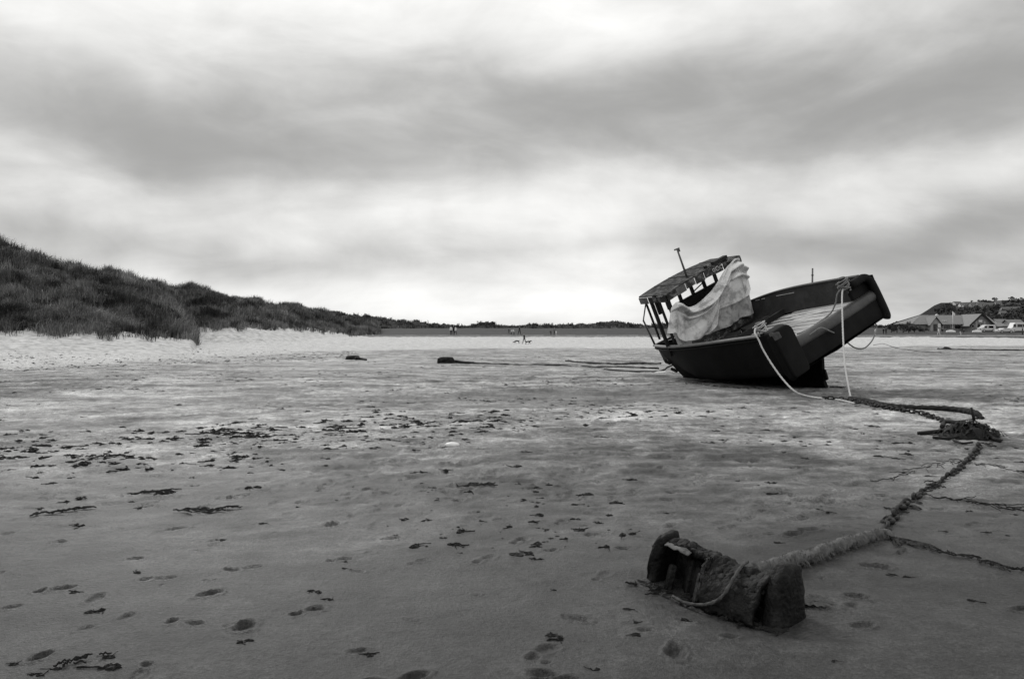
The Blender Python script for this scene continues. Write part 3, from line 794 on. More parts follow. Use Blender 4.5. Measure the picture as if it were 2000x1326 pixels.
    m = MB(); nseg = 16; prof = []
    for k in range(nseg + 1):
        a = math.pi * (1.35 - 1.45 * k / nseg)
        prof.append((tx(SILL) + .26 + .19 * math.cos(a), SILL - .07 + .19 * math.sin(a)))
    V = []; ys = np.linspace(-2.16, 1.62, 40)
    for yy in ys:
        for (a, b) in prof: V.append((a, yy, b + .04 * (abs(yy) / 2.1) ** 2))
    q = nseg + 1
    F_ = [(i * q + k, i * q + k + 1, (i + 1) * q + k + 1, (i + 1) * q + k) for i in range(len(ys) - 1) for k in range(nseg)]
    m.add(V, F_); m.build('stern_roll', M['sternroll'], boat, smooth=True)
    for sd in (1, -1):
        W = .76 if sd > 0 else .92
        top = 2.90 if sd > 0 else 2.87; yo = 2.235; rr = .24
        out = [(yo - .10, 1.44), (yo - .04, 1.52), (yo, 2.2)]
        for k in range(8):
            a = k / 7 * math.pi / 2; out.append((yo - .12 + .12 * math.cos(a), top - .12 + .12 * math.sin(a)))
        if sd > 0:
            out += [(yo - W + rr - rr * math.sin(k / 7 * math.pi / 2), top - rr + rr * math.cos(k / 7 * math.pi / 2)) for k in range(8)]
            out += [(yo - W + .02, SILL - .2), (yo - W + .05, 1.56), (yo - W + .12, 1.45)]
        else:
            out += [(yo - W + .05, top - .05), (yo - W, top - .10), (yo - W + .04, SILL - .2), (yo - W + .04, 1.62)]
        m = MB(); n = len(out); xb = (-.07, .30) if sd > 0 else (.24, .40)
        V = [(tx(z) + xb[0], sd * y_, z) for y_, z in out] + [(tx(z) + xb[1], sd * y_, z) for y_, z in out]
        m.add(V, [tuple(range(n)), tuple(range(n, 2 * n))[::-1]] + [(i, (i + 1) % n, n + (i + 1) % n, n + i) for i in range(n)])
        m.build('stern_wing', M['hull'], boat, smooth=True, bevel=.06, seg=4)
        # rounded quarter wrapping the corner of side and stern
        ro = [(yo - .10, 1.48), (yo - .03, 1.60), (yo, 2.2)]
        for k in range(9):
            a = k / 8 * math.pi / 2; ro.append((yo - .30 + .30 * math.cos(a), top - .30 + .30 * math.sin(a)))
        ro.append((yo - W + .12, top - .01))
        m = MB(); P = [Vector((tx(z) + .11, sd * (y_ - .08), z - .04)) for y_, z in (ro if sd < 0 else ro[:3] + [(yo, 2.55), (yo - .02, 2.80)])]
        m.tube(catmull(P, 40), .125, 14); m.build('quarter_fender', M['hull'], boat, smooth=True)
    # lighter patch painted where the rounded port quarter catches the light
    m = MB(); P = [bl(*q, 1, 2.262) for q in ((1500, 652), (1519, 649), (1525, 660), (1512, 667), (1503, 660))]
    hbq = lambda x: gun(x)[0] + .006
    P = [Vector((p.x, hbq(p.x) + .0, p.z)) for p in P]
    m.prism(P, (0, .004, 0)); m.build('quarter_highlight', M['highlight'], boat)
    # deadwood, worn sternpost with gudgeon
    prof = [(0, 0), (.03, .25), (-.04, .28), (-.05, .42), (-.11, .44), (-.12, .50), (-.05, .52), (-.20, .95), (-.28, 1.3), (1.2, 1.1), (3.2, .6), (6.6, .25), (7.1, .06), (6.9, -.05), (3.5, -.06), (.6, -.05)]
    m = MB(); m.prism([(a, -.07, b) for a, b in prof], (0, .14, 0)); m.build('skeg', M['hull'], boat, bevel=.015)
    m = MB(); m.prism([(-.14, -.03, .30), (-.03, -.03, .26), (-.05, -.03, .66), (-.16, -.03, .62)], (0, .06, 0)); m.build('gudgeon', M['rust'], boat)
    # broken timbers at the forefoot
    for (x, z, l) in ((7.55, .75, .22), (7.3, .42, .28)):
        MB().bar((x - .1, .12, z - .1), (x + l * .6, .16, z + .02), .08, .10).build('forefoot_timber', M['darkwood'], boat)
    # stem head post and pulpit strut
    F0 = Vector((5.28, 1.63, 3.86))
    s0 = Vector((8.18, 0, 1.30)); s1 = bl(1256.5, 626, 1, .25)
    s1 = Vector((7.6, .3, 2.55)); s1 = bl(1256.5, 626, 0, 7.75)
    m = MB(); m.tube([s0, s1], [.045, .035], 8); m.build('pulpit_post', M['metal'], boat, smooth=True)
    m = MB(); m.tube([s1, bl(1262, 588, 0, 5.3)], .028, 6); m.build('pulpit_strut', M['rail'], boat, smooth=True)
    # foredeck
    m = MB(); V = []; xs = np.linspace(5.9, 8.1, 14)
    for x in xs:
        hb, z = gun(x); hb = max(hb - .09, .015); V += [(x, -hb, z - .06 + .0), (x, hb * .05, z - .02)]
    m.add(V, [(2 * i, 2 * i + 1, 2 * i + 3, 2 * i + 2) for i in range(len(xs) - 1)])
    m.build('foredeck', M['foredeck'], boat, smooth=True)
    # wheelhouse -------------------------------------------------
    WX, WLn, WW, WZ = 3.992, 1.283, 3.253, 3.86
    yP, yS = WW / 2, -WW / 2; xf = WX + WLn
    m = MB()
    m.box((xf, -.60, 2.45), (.05, WW - 1.2, 1.56)); wh = m.build('wheelhouse', M['darkwood'], boat, bevel=.005)
    m = MB(); m.box((WX + .05, -.05, 2.0), (.06, WW * .96, .34)); m.build('coaming', M['wood2'], wh)
    for i, (a, b) in enumerate(((-1.55, -.4), (-.38, .7), (.72, 1.6))):
        m = MB(); m.box((WX - .06, (a + b) / 2, 1.88 + .03 * i), (.03, b - a, .22)); m.build('coaming_board', M['wood'], wh)
    # side boards, starboard
    m = MB(); m.box((WX + WLn / 2, yS, 2.5), (WLn - .06, .05, 1.5)); m.build('side_panel', M['darkwood'], wh)
    # window posts of the front
    for yy in (-1.6, -1.02, -.42, .18, .78, 1.22):
        m = MB(); m.box((xf, yy, 3.58), (.09, .11, .76)); m.build('window_post', M['darkwood'], wh)
    MB().bar((xf, -.42, 3.34), (xf, -1.0, 3.48), .035).build('window_bar', M['darkwood'], wh)
    MB().box((xf, -.6, 3.25), (.09, WW - 1.2, .05)).build('window_sill', M['darkwood'], wh)
    # corner and side posts
    for (x, yy, z0, z1, w_) in ((WX + .03, yP - .02, 1.55, 3.86, .11), (WX + .03, yS + .04, 1.9, 3.9, .11), (WX + .50, yP, 2.3, 3.86, .07), (WX + .95, yP, 1.75, 3.86, .10), (xf, yP, 2.4, 3.86, .06)):
        MB().box((x, yy, (z0 + z1) / 2), (w_, w_, z1 - z0)).build('corner_post', M['darkwood'], wh)
    # roof: cambered sheet of boards on a deep fascia
    nb = 7; x0, x1 = WX - .16, xf + .12
    camb = lambda yy: .10 * (1 - (yy / 1.75) ** 2)
    roof = None
    m = MB(); ys = np.linspace(-1.76, 1.74, 18); V = []
    for yy in ys:
        z = WZ + .20 + camb(yy); V += [(x0, yy, z), (x1, yy, z), (x1, yy, z + .05), (x0, yy, z + .05)]
    F_ = [(i * 4 + k, i * 4 + (k + 1) % 4, (i + 1) * 4 + (k + 1) % 4, (i + 1) * 4 + k) for i in range(len(ys) - 1) for k in range(4)] + [(0, 1, 2, 3), tuple(range(len(V) - 4, len(V)))]
    m.add(V, F_); roof = m.build('roof', M['roof'], boat)
    # boards of the fascia, chipped and uneven
    def fascia(a, b, zlo, zhi):
        d = (Vector(b) - Vector(a)); n_ = max(2, int(d.length / .42))
        for i in range(n_):
            p, q = Vector(a) + d * (i / n_ + .002), Vector(a) + d * ((i + 1) / n_ - .002)
            zl = zlo + random.choice((-.02, -.01, 0, 0, .01, .015)); zz = zhi
            off = Vector((random.uniform(-.012, .012), random.uniform(-.012, .012), 0))
            MB().hexa([p + off + Vector((0, 0, zl + camb(p.y) * .8)), q + off + Vector((0, 0, zl + camb(q.y) * .8)), q + off + Vector((.03, -.02, zl + camb(q.y) * .8)), p + off + Vector((.03, -.02, zl + camb(p.y) * .8))],
                      [p + off + Vector((0, 0, zz + camb(p.y))), q + off + Vector((0, 0, zz + camb(q.y))), q + off + Vector((.03, -.02, zz + camb(q.y))), p + off + Vector((.03, -.02, zz + camb(p.y)))]).build('fascia_board', M['wood'] if random.random() < .7 else M['wood2'], roof)
    fascia((x0 - .02, -1.76, 0), (x0 - .02, 1.75, 0), WZ - .005, WZ + .215)
    fascia((x0, 1.765, 0), (x1, 1.765, 0), WZ - .02, WZ + .20)
    MB().box(((x0 + x1) / 2, -1.77, WZ + .12), (x1 - x0, .04, .2)).build('fascia_board', M['darkwood'], roof)
    # ledge and battens on the roof
    for yy in (-1.2, -.5, .3, 1.0):
        z = WZ + .25 + camb(yy)
        MB().bar((x0 + .05, yy, z + .008), (x1 - .05, yy, z + .008), .05, .02).build('roof_batten', M['darkwood'], roof)
    MB().box((x0 + .12, -.95, WZ + .40), (.2, .62, .12)).build('roof_ledge', M['darkwood'], roof)
    MB().box((x0 + .2, -.35, WZ + .39), (.09, .09, .10)).build('roof_cleat', M['darkwood'], roof)
    m = MB()
    for (yy, rr_) in ((-.62, .075), (-.80, .06), (-.45, .05)):
        cc_ = Vector((x0 - .05, yy, WZ + .12 + camb(yy))); m.tube([cc_ + Vector((.01 * math.sin(3 * t_), rr_ * math.cos(t_), rr_ * math.sin(t_))) for t_ in np.linspace(0, 6.283, 16)], .012, 5)
    m.build('rope_coil', M['rope'], roof, smooth=True)
    # mast on the roof
    b0 = Vector((x0 + .35, .62, WZ + .1)); tp = bl(1322.5, 487, 0, x0 + .35); b0 = bl(1344, 548, 0, x0 + .35)
    m = MB(); m.tube([b0, tp], [.04, .03], 8); mast = m.build('mast', M['metal'], boat, smooth=True)
    dv = (tp - b0).normalized()
    MB().bar(tp + Vector((0, -.10, .0)), tp + Vector((0, .12, .02)), .03, .05).build('mast_crossbar', M['metal'], mast)
    MB().box(tp + Vector((0, -.06, -.05)), (.05, .05, .12)).build('mast_fitting', M['metal'], mast)
    # bollards
    for nm, pos in (('port', Vector((-.12, 1.80, 2.86))), ('stbd', bl(1647, 556, 0, -.72))):
        m = MB(); z1 = .42 if nm == 'stbd' else .14
        pos = pos - Vector((0, 0, .30))
        m.tube([pos, pos + Vector((0, 0, .30)), pos + Vector((0, 0, .33 + z1 * .2))], [.085, .085, .085], 12)
        m.tube([pos + Vector((0, 0, .36 + z1 * .2)), pos + Vector((0, 0, .44 + z1 * .2))], [.085, .12], 12)
        bo = m.build('bollard', M['hull_in'], boat, smooth=False, bevel=.01)
        m = MB(); r_ = random.Random(3)
        for k in range(9):
            a0 = r_.uniform(0, 6.28); ti = Vector((r_.uniform(-.5, .5), r_.uniform(-.5, .5), 1)).normalized()
            q_ = ti.to_track_quat('Z', 'Y'); rad = r_.uniform(.11, .20); ce = pos + Vector((0, 0, .16 + .024 * k))
            m.tube([ce + q_ @ Vector((rad * math.cos(a0 + t_ * 6.283 / 20), rad * math.sin(a0 + t_ * 6.283 / 20), .004 * t_)) for t_ in range(21)], .020, 6)
        m.build('rope_turns', M['rope_g'] if nm == 'stbd' else M['rope'], bo, smooth=True)
    # white scrapes on the far bulwark
    for (a, b) in (((1525, 573), (1556, 568.5)), ((1490, 578.5), (1497, 577.5)), ((1500, 577), (1506, 576))):
        p, q = bl(*a, 1, -2.24), bl(*b, 1, -2.24)
        for e_ in (p, q):
            hb, zg = gun(e_.x, -1); top_in = hb - .075; low_in = inw(e_.x, DK - .1) - .10
            e_.y = -(top_in + (low_in - top_in) * max(0, zg - e_.z) / (DK - .1) - .014)
        MB().bar(p, q, .006, .022, up=(0, 0, 1)).build('paint_scrape', M['paint'], boat)
    # gear lying on the deck ahead of the planks
    m = MB(); r_ = random.Random(5)
    for k in range(7):
        x = r_.uniform(2.9, 3.6); y_ = r_.uniform(-1.7, .9)
        m.box((x, y_, gun(x)[1] - DK + .12), (r_.uniform(.2, .6), r_.uniform(.3, .8), r_.uniform(.10, .24)), Matrix.Rotation(r_.uniform(-.4, .4), 3, 'Z'))
    m.build('hatch_gear', M['darkwood'], boat, bevel=.02)
    m = MB(); m.box((2.75, -.2, gun(2.75)[1] - DK + .13), (.08, 3.3, .20)); m.build('hatch_coaming', M['darkwood'], boat, bevel=.01)
    return boat
M["sternroll"] = mat('worn_stern_roll', .035, .48, .4, 2.5, .1, 14, .4, dirt=.5, dirtv=.07, dscale=1.8)
M['foredeck'] = mat('foredeck_boards', .26, .8, .3, 3, .2, 12, .2, dirt=.4, dirtv=.12, dscale=3)
M['roof'] = mat('peeling_roof_paint', .022, .85, .5, 3.0, .3, 16, .1, dirt=.9, dirtv=.12, dscale=4.5)
M['highlight'] = mat('painted_highlight', .10, .6, .5, 7, dirt=.6, dirtv=.02, dscale=5)  # paler tone that paints light onto the port quarter
boat = build_boat()

# tarpaulin ---------------------------------------------------------
def interp_poly(P, n):
    P = np.array(P, float); s = np.concatenate([[0], np.cumsum(np.hypot(*np.diff(P, axis=0).T))]); t = np.linspace(0, s[-1], n)
    return np.stack([np.interp(t, s, P[:, 0]), np.interp(t, s, P[:, 1])], 1)
def smooth_poly(P, n, k=3):
    Q = interp_poly(P, n)
    for _ in range(k):
        Q[1:-1] = (Q[:-2] + 2 * Q[1:-1] + Q[2:]) / 4
    return Q
def sheet(name, top, bot, xplane, folds, mat_, parent, nu=120, nv=80, seed=0):
    T = smooth_poly(top, nu, 8); B = smooth_poly(bot, nu, 2); V = np.zeros((nv, nu, 3))
    u = np.linspace(0, 1, nu)
    for j in range(nv):
        v = j / (nv - 1)
        for i in range(nu):
            q = T[i] * (1 - v) + B[i] * v
            ed = sm(u[i], 0, .07) * (1 - sm(u[i], .90, 1.0)); cr = 1 - abs(sn(u[i] * 3.6 + v * 1.6 + seed, v * 2.4 - u[i] * 1.2)) * 2.4
            dx = .05 + folds(u[i], v) * ed + .012 * max(cr, 0) ** 3 * ed
            p = bl(q[0], q[1], 0, xplane)
            V[j, i] = (p.x - dx, p.y, p.z)
    o = np_mesh(name, V.reshape(-1, 3), grid_faces(nv, nu), 4, mat_, parent)
    so = o.modifiers.new('thickness', 'SOLIDIFY'); so.thickness = .012
    return o
def sm(x, a, b):
    t = min(max((x - a) / (b - a), 0), 1); return t * t * (3 - 2 * t)
def build_tarp():
    tp = empty('tarpaulin'); tp.matrix_world = BM
    tag(tp, 'torn pale canvas tarpaulin draped over the open back of the wheelhouse', 'tarpaulin')
    def f1(u, v):
        # deep swag running from the peak down to the low corner, pleats falling from the peak
        sw = .34 * math.exp(-((v - .12 - .05 * math.sin(3 * u)) / .055) ** 2) * (1 - abs(2 * u - .9) ** 2 * .4)
        sw += .20 * math.exp(-((v - .30 - .10 * u) / .05) ** 2) * sm(u, .05, .25)
        sw -= .08 * math.exp(-((v - .21 - .06 * u) / .04) ** 2)
        ray = math.atan2(v + .12, 1.02 - u)          # pleats radiating from the peak
        nz = sn(ray * 3.0 + 1.3, u * .8 + v * .7)
        pl = .24 * (abs(nz) ** .8 * 1.6 - .35) * sm(u, .08, .4)
        pl += .05 * math.sin(u * 24 + 2 * v) * v * (1 - sm(u, .5, .7))
        pl += .07 * math.exp(-((u - .12 - .06 * v) / .025) ** 2) - .07 * math.exp(-((u - .20) / .035) ** 2) * (.3 + v)
        return .10 + sw + pl
    top = [(1309, 602), (1316, 588), (1326, 594), (1340, 601), (1352, 596), (1366, 585), (1382, 570), (1395, 552), (1404, 536), (1411, 520), (1422, 509), (1431, 504), (1438, 508), (1447, 521), (1456, 532)]
    bot = [(1301, 652), (1310, 651), (1318, 650), (1322, 661), (1331, 667), (1345, 665), (1362, 661), (1380, 652), (1390, 636), (1396, 606), (1405, 602), (1425, 593), (1445, 582), (1457, 574), (1464, 565)]
    sheet('upper_sheet', top, bot, 3.86, f1, M['tarp'], tp, seed=2)
    def f2(u, v):
        return .03 + .05 * math.sin(u * 13 + v * 2) * (.3 + v) + .03 * math.sin(u * 31) + .05 * math.exp(-((u - .38) / .03) ** 2)
    top = [(1384, 606), (1400, 600), (1425, 588), (1445, 578), (1460, 571)]
    bot = [(1376, 655), (1395, 648), (1418, 638), (1436, 628), (1446, 620), (1458, 617), (1470, 612)]
    sheet('lower_sheet', top, bot, 3.90, f2, M['tarp2'], tp, nu=44, nv=30, seed=5)
    top = [(1312, 649), (1330, 660), (1348, 664)]
    bot = [(1325, 679), (1338, 680), (1351, 677)]
    sheet('hanging_flap', top, bot, 3.95, lambda u, v: .04 * math.sin(u * 9), M['tarp2'], tp, nu=18, nv=14, seed=8)
    # lashing cord down the sheet from the peak
    m = MB(); m.tube([bl(*q, 0, 3.55) for q in ((1437, 511), (1443, 530), (1452, 556), (1457, 573))], .012, 6); m.build('lashing', M['rope'], tp, smooth=True)
    m = MB()
    for k in range(5):
        m.tube([bl(1420 + k * 3, 512 - k, 0, 3.7), bl(1425 + k * 3.4, 504.5, 0, 3.72), bl(1432 + k * 2, 510 + k, 0, 3.62)], .02, 6)
    m.build('lashing', M['rope_g'], tp, smooth=True)
build_tarp()

# ropes on the boat -------------------------------------------------
def wp(px, py, d): return at(px, py, d)
def boat_pt(*v): return BM @ Vector(v)
PB = BM @ Vector((-.12, 1.84, 2.92)); SB = BM @ (bl(1647, 560, 0, -.72))
sd_ = SB.y
_r = bl(1478, 653, 1, 2.31); _rp = BM @ (_r + Vector((0, .05, .03)))
pts = [PB, BM @ Vector((_r.x * .5, 2.1, _r.z + .06)), _rp, wp(1482, 664, _rp.y - .12), wp(1490, 682, _rp.y - .3), wp(1508, 712, _rp.y - .7), wp(1530, 742, _rp.y - 1.2), wp(1552, 764, _rp.y - 1.7), gp(1572, 774, .02), gp(1600, 779, .02), gp(1640, 783, .02), gp(1672, 788, .02)]
o = rope_mesh('mooring_rope', resample(catmull(pts, 160), .06), .024, M['rope'])
tag(o, 'pale rope sagging from the near quarter of the boat down to the sand', 'rope')
e = gp(1662, 779, .03)
top_ = SB + Vector((0, -.22, -.05))
pts = [SB + Vector((.05, -.08, .0)), wp(1645, 572, top_.y), wp(1646, 640, top_.y * .66 + e.y * .34), wp(1650, 710, top_.y * .33 + e.y * .67), wp(1658, 760, top_.y * .1 + e.y * .9), e]
o = rope_mesh('mooring_rope', resample(catmull(pts, 160), .06), .022, M['rope'])
tag(o, 'taut pale rope hanging straight down from the far quarter bollard', 'rope')
def on_deck(px, py): return BM @ bl(px, py, 2, 2.16)
pts = [SB + Vector((-.08, -.06, -.05)), wp(1635, 575, SB.y), wp(1632, 592, SB.y + .1), wp(1622, 612, SB.y + .2), on_deck(1600, 629), on_deck(1575, 645), on_deck(1556, 653)]
o = rope_mesh('deck_rope', resample(catmull(pts, 120), .06), .022, M['rope_g'])
tag(o, 'grey rope drooping from the far bollard across the planked deck', 'rope')
SX = -1.0
def sill(px, py, up=0): return BM @ (bl(px, py, 0, -1.12) + Vector((-.03, 0, up)))
pts = [on_deck(1558, 662), BM @ bl(1580, 655, 0, -.95), sill(1597, 642), sill(1606, 641), sill(1622, 648), wp(1642, 657, 24.3), wp(1656, 670, 24.2), wp(1672, 680, 24.3), wp(1688, 680, 24.7), wp(1702, 667, 25.2), wp(1709, 652, 25.6), wp(1712, 636, 26.0), BM @ Vector((-.6, -1.95, 1.5))]
o = rope_mesh('stern_rope', resample(catmull(pts, 140), .06), .021, M['rope_g'])
tag(o, 'grey rope looping over the rolled stern sill and back under the hull', 'rope')
pts = [gp(1706, 668, .35), gp(1725, 674, .2), gp(1750, 680, .05), gp(1790, 686, .03), gp(1840, 689, .02)]
o = rope_mesh('mooring_line', resample(catmull(pts, 60), .3), .03, M['rope_d'])
tag(o, 'thin dark mooring line running off over the sand right of the boat', 'rope')
pts = [BM @ Vector((7.35, -.1, .55)), wp(1304, 717, 34.5), gp(1296, 724, .03), gp(1275, 726, .03), gp(1230, 726, .02), gp(1180, 722, .02)]
o = rope_mesh('bow_line', resample(catmull(pts, 60), .2), .035, M['rope_d'])
tag(o, 'dark line running forward over the sand from the bow of the boat', 'rope')
pile = MB(); c = gp(1586, 686); tz = CH + (HY - 524) / FP * c.y
m = MB(); m.tube([(0, 0, -.3), (0, 0, tz * .6), (.05, 0, tz - c.z)], [.11, .10, .085], 10)
po = m.build('mooring_post', M['metal'], smooth=True); po.location = c
m = MB(); m.tube([(.04, 0, tz - c.z - .75), (.045, 0, tz - c.z - .68)], .13, 10); m.build('post_band', M['rust'], po)
tag(po, 'upright mooring post rising behind the far bulwark of the boat', 'post')

# ------------------------------------------------------------------ sunk iron, chain, hawser, weed
def weed_strand(m, p, ang, L, w, rnd, lift=.015, wav=.25, n=6, surf=True):
    """one flat bent frond lying on the sand"""
    pts = []; a = ang; q = Vector(p)
    for i in range(n + 1):
        z = (H(q.x, q.y) if surf else q.z) + lift * (.6 + .8 * rnd.random())
        pts.append(Vector((q.x, q.y, z))); a += rnd.uniform(-wav, wav)
        q = q + Vector((math.cos(a), math.sin(a), 0)) * L / n
    V = []
    for i, c in enumerate(pts):
        t = i / n; ww = w * (.35 + .65 * math.sin(math.pi * min(1, .12 + .86 * t))) * rnd.uniform(.75, 1.2)
        d = (pts[min(i + 1, n)] - pts[max(i - 1, 0)]).normalized(); sd = Vector((-d.y, d.x, 0)) * ww / 2
        V += [c - sd + Vector((0, 0, -.006)), c + Vector((0, 0, ww * .35)), c + sd + Vector((0, 0, -.006))]
    F_ = []
    for i in range(n):
        b = i * 3; F_ += [(b, b + 1, b + 4, b + 3), (b + 1, b + 2, b + 5, b + 4)]
    m.add(V, F_)

def build_iron():
    A = gp(1292, 1128); B = gp(1528, 1214)
    ax = (Vector((B.x, B.y, 0)) - Vector((A.x, A.y, 0))); L = ax.length; ax.normalize()
    tv = Vector((ax.y, -ax.x, 0))                       # towards the camera side
    if tv.y > 0: tv = -tv
    o = empty('mooring_iron', (A.x, A.y, A.z - .03)); tag(o, 'corroded black iron mooring sinker half sunk in the damp sand in the foreground', 'anchor')
    def lp(s_, t_, z): return ax * s_ + tv * t_ + Vector((0, 0, z))
    rnd = np.random.default_rng(4)
    def rough_grid(name, fn, nu, nv, mat_, amp, thick, seed):
        V = np.zeros((nv, nu, 3))
        for j in range(nv):
            for i in range(nu): V[j, i] = fn(i / (nu - 1), j / (nv - 1))
        P = V.reshape(-1, 3)
        nz = fbm(P[:, 0] * 14 + seed, P[:, 1] * 14 + P[:, 2] * 11, 4)[:, None]; nz2 = fbm(P[:, 0] * 16 + 5, P[:, 2] * 16 + seed, 3)[:, None]
        nz = nz + .55 * fbm(P[:, 0] * 40 + seed, P[:, 1] * 40 + P[:, 2] * 33, 3)[:, None]
        P = P + np.concatenate([nz * .7, nz2 * .7, nz], 1) * amp
        ob = np_mesh(name, P, grid_faces(nv, nu), 4, mat_, o)
        md = ob.modifiers.new('plate', 'SOLIDIFY'); md.thickness = thick; md.offset = 0
        return ob
    # end lobes: upright rounded fluke plates
    def lobe(name, s0, h, w, lean, thick, mat_=M['rust'], t0=0.0, tilt=0.0, sh_=.42):
        nt, npf = 56, 22; V = []
        sg = lambda c_, e_: math.copysign(abs(c_) ** e_, c_)
        for j in range(npf):
            ph = math.pi * (j + .5) / npf
            for i in range(nt):
                th = 2 * math.pi * i / nt; rr = math.sin(ph) ** .38
                y_ = rr * w / 2 * sg(math.cos(th), .62); z_ = rr * h * sg(math.sin(th), .72) * (1 if math.sin(th) > 0 else .35)
                V.append(lp(s0 + thick / 2 * sg(math.cos(ph), .55) + lean * z_, t0 + y_ + tilt * z_, z_))
        m = MB(); m.add(V, [(j * nt + i, j * nt + (i + 1) % nt, (j + 1) * nt + (i + 1) % nt, (j + 1) * nt + i) for j in range(npf - 1) for i in range(nt)] + [tuple(range(nt))[::-1], tuple(range((npf - 1) * nt, npf * nt))])
        ob = m.build(name, mat_, o, smooth=True); me = ob.data
        co = np.zeros(len(me.vertices) * 3); me.vertices.foreach_get('co', co); co = co.reshape(-1, 3)
        nz = fbm(co[:, 0] * 15 + s0 * 9, co[:, 1] * 15 + co[:, 2] * 13, 4)
        nz = nz + 1.2 * fbm(co[:, 0] * 6 + 3, co[:, 1] * 6 + co[:, 2] * 5, 2) + .6 * fbm(co[:, 0] * 38 + s0, co[:, 1] * 38 + co[:, 2] * 31, 3)
        co[:, 0] += nz * .016; co[:, 2] += nz * .013; co[:, 1] += nz * .013
        me.vertices.foreach_set('co', co.ravel()); me.update()
        return ob
    lobe('fluke', -.02, .345, .23, .22, .10, t0=-.01, sh_=.35)
    lobe('fluke', L + .01, .325, .29, -.02, .13, t0=.0, sh_=.22, tilt=-.1)
    # hollow drum between them: arched plate, open on the near side at the left
    def arch(u, v):
        s_ = .09 + u * (L - .13)
        top = .285 - .055 * u + .02 * math.sin(u * 7)
        th = math.pi * (1.04 - (.56 + .40 * sm(u, .40, .56)) * v * 1.03)
        return lp(s_, .02 + .205 * math.cos(th) * (1 + .05 * math.sin(5 * u)), -.05 + (top + .05) * max(math.sin(th), -.1) ** .8 if math.sin(th) > 0 else -.05)
    rough_grid('drum', arch, 100, 60, M['rust'], .028, .035, 2)
    # ribs and a broken post inside the opening
    for (s_, t_, w_, h_) in ((.12, .10, .06, .16), (.44, .19, .08, .19), (.30, .04, .08, .17), (.22, .0, .10, .20)):
        m = MB(); a_ = lp(s_, t_, -.06); m.bar(a_, lp(s_ + .03, t_ - .05, h_), w_, w_ * .8); m.build('rib', M['rust'], o, bevel=.01)
    m = MB(); m.hexa([lp(.02, -.14, -.08), lp(L - .1, -.14, -.08), lp(L - .1, -.09, -.08), lp(.02, -.09, -.08)], [lp(.02, -.12, .25), lp(L - .1, -.12, .20), lp(L - .1, -.08, .20), lp(.02, -.08, .25)]); m.build('back_plate', M['rust'], o, bevel=.01)
    # pale crust on the crown
    def crust(u, v):
        s_ = .10 + u * .20; th = math.pi * (.74 - .34 * v)
        return lp(s_, .02 + .212 * math.cos(th), -.05 + (.345 - .02 * u) * math.sin(th))
    rough_grid('crust', crust, 16, 10, M['rusttop'], .012, .008, 9)
    # barnacles and rust scale
    m = MB(); rb = random.Random(31); hosts = [c_ for c_ in o.children if c_.name.split('.')[0] == 'drum']
    for k in range(150):
        vx = rb.choice(hosts[0].data.vertices)
        if vx.co.z < .03: continue
        nn_ = vx.normal; t1 = nn_.orthogonal().normalized(); t2 = nn_.cross(t1); rr_ = rb.uniform(.008, .028); c_ = vx.co + nn_ * .012
        ring = [c_ + (t1 * math.cos(q_) + t2 * math.sin(q_)) * rr_ * rb.uniform(.6, 1.3) for q_ in np.linspace(0, 6.283, 8)[:-1]]
        m.add(ring + [c_ + nn_ * rr_ * .35], [(i_, (i_ + 1) % 7, 7) for i_ in range(7)])
    tag(m.build('rust_scale', M['rust'], o, smooth=True), kind='stuff')
    # weed skirt at its foot
    m = MB(); rd = random.Random(8)
    for k in range(46):
        s_ = rd.uniform(-.05, L + .1); p = lp(s_, rd.uniform(.12, .24), 0) + Vector((A.x, A.y, 0))
        weed_strand(m, p, rd.uniform(-3.3, .2), rd.uniform(.05, .13), rd.uniform(.01, .025), rd)
    m.v = [tuple(Vector(v) - Vector((A.x, A.y, A.z - .03))) for v in m.v]
    tag(m.build('weed_fringe', M['weed'], o), kind='stuff')
    m = MB()
    for k in range(16):
        p = gp(1562 + rd.uniform(-6, 8), 1180 + rd.uniform(-10, 8)); weed_strand(m, p, rd.uniform(-.25, .35), rd.uniform(.10, .20), .02, rd, lift=.02)
    w_ = m.build('seaweed_tuft', M['shag']); tag(w_, 'pale tuft of frayed weed trailing right of the iron sinker', 'seaweed')
    # sling rope round the iron
    off = Vector((A.x, A.y, A.z - .03))
    pts = [off + lp(L - .28, -.06, .27), off + lp(L - .24, .06, .265), off + lp(L - .22, .16, .215), off + lp(L - .25, .225, .12), off + lp(L - .34, .26, .06), off + lp(L - .48, .27, .035), off + lp(L - .60, .25, .04)]
    r1 = rope_mesh('sling_rope', resample(catmull(pts, 60), .010), .0095, M['sling'], jitter=.2)
    tag(r1, 'thin frayed rope looped over the near side of the iron sinker', 'rope')
    pts = [off + lp(L + .09, .06, .12), off + lp(L + .10, .09, .03), off + lp(L + .10, .11, -.02)]
    return off, lp, L
iron_off, iron_lp, iron_L = build_iron()

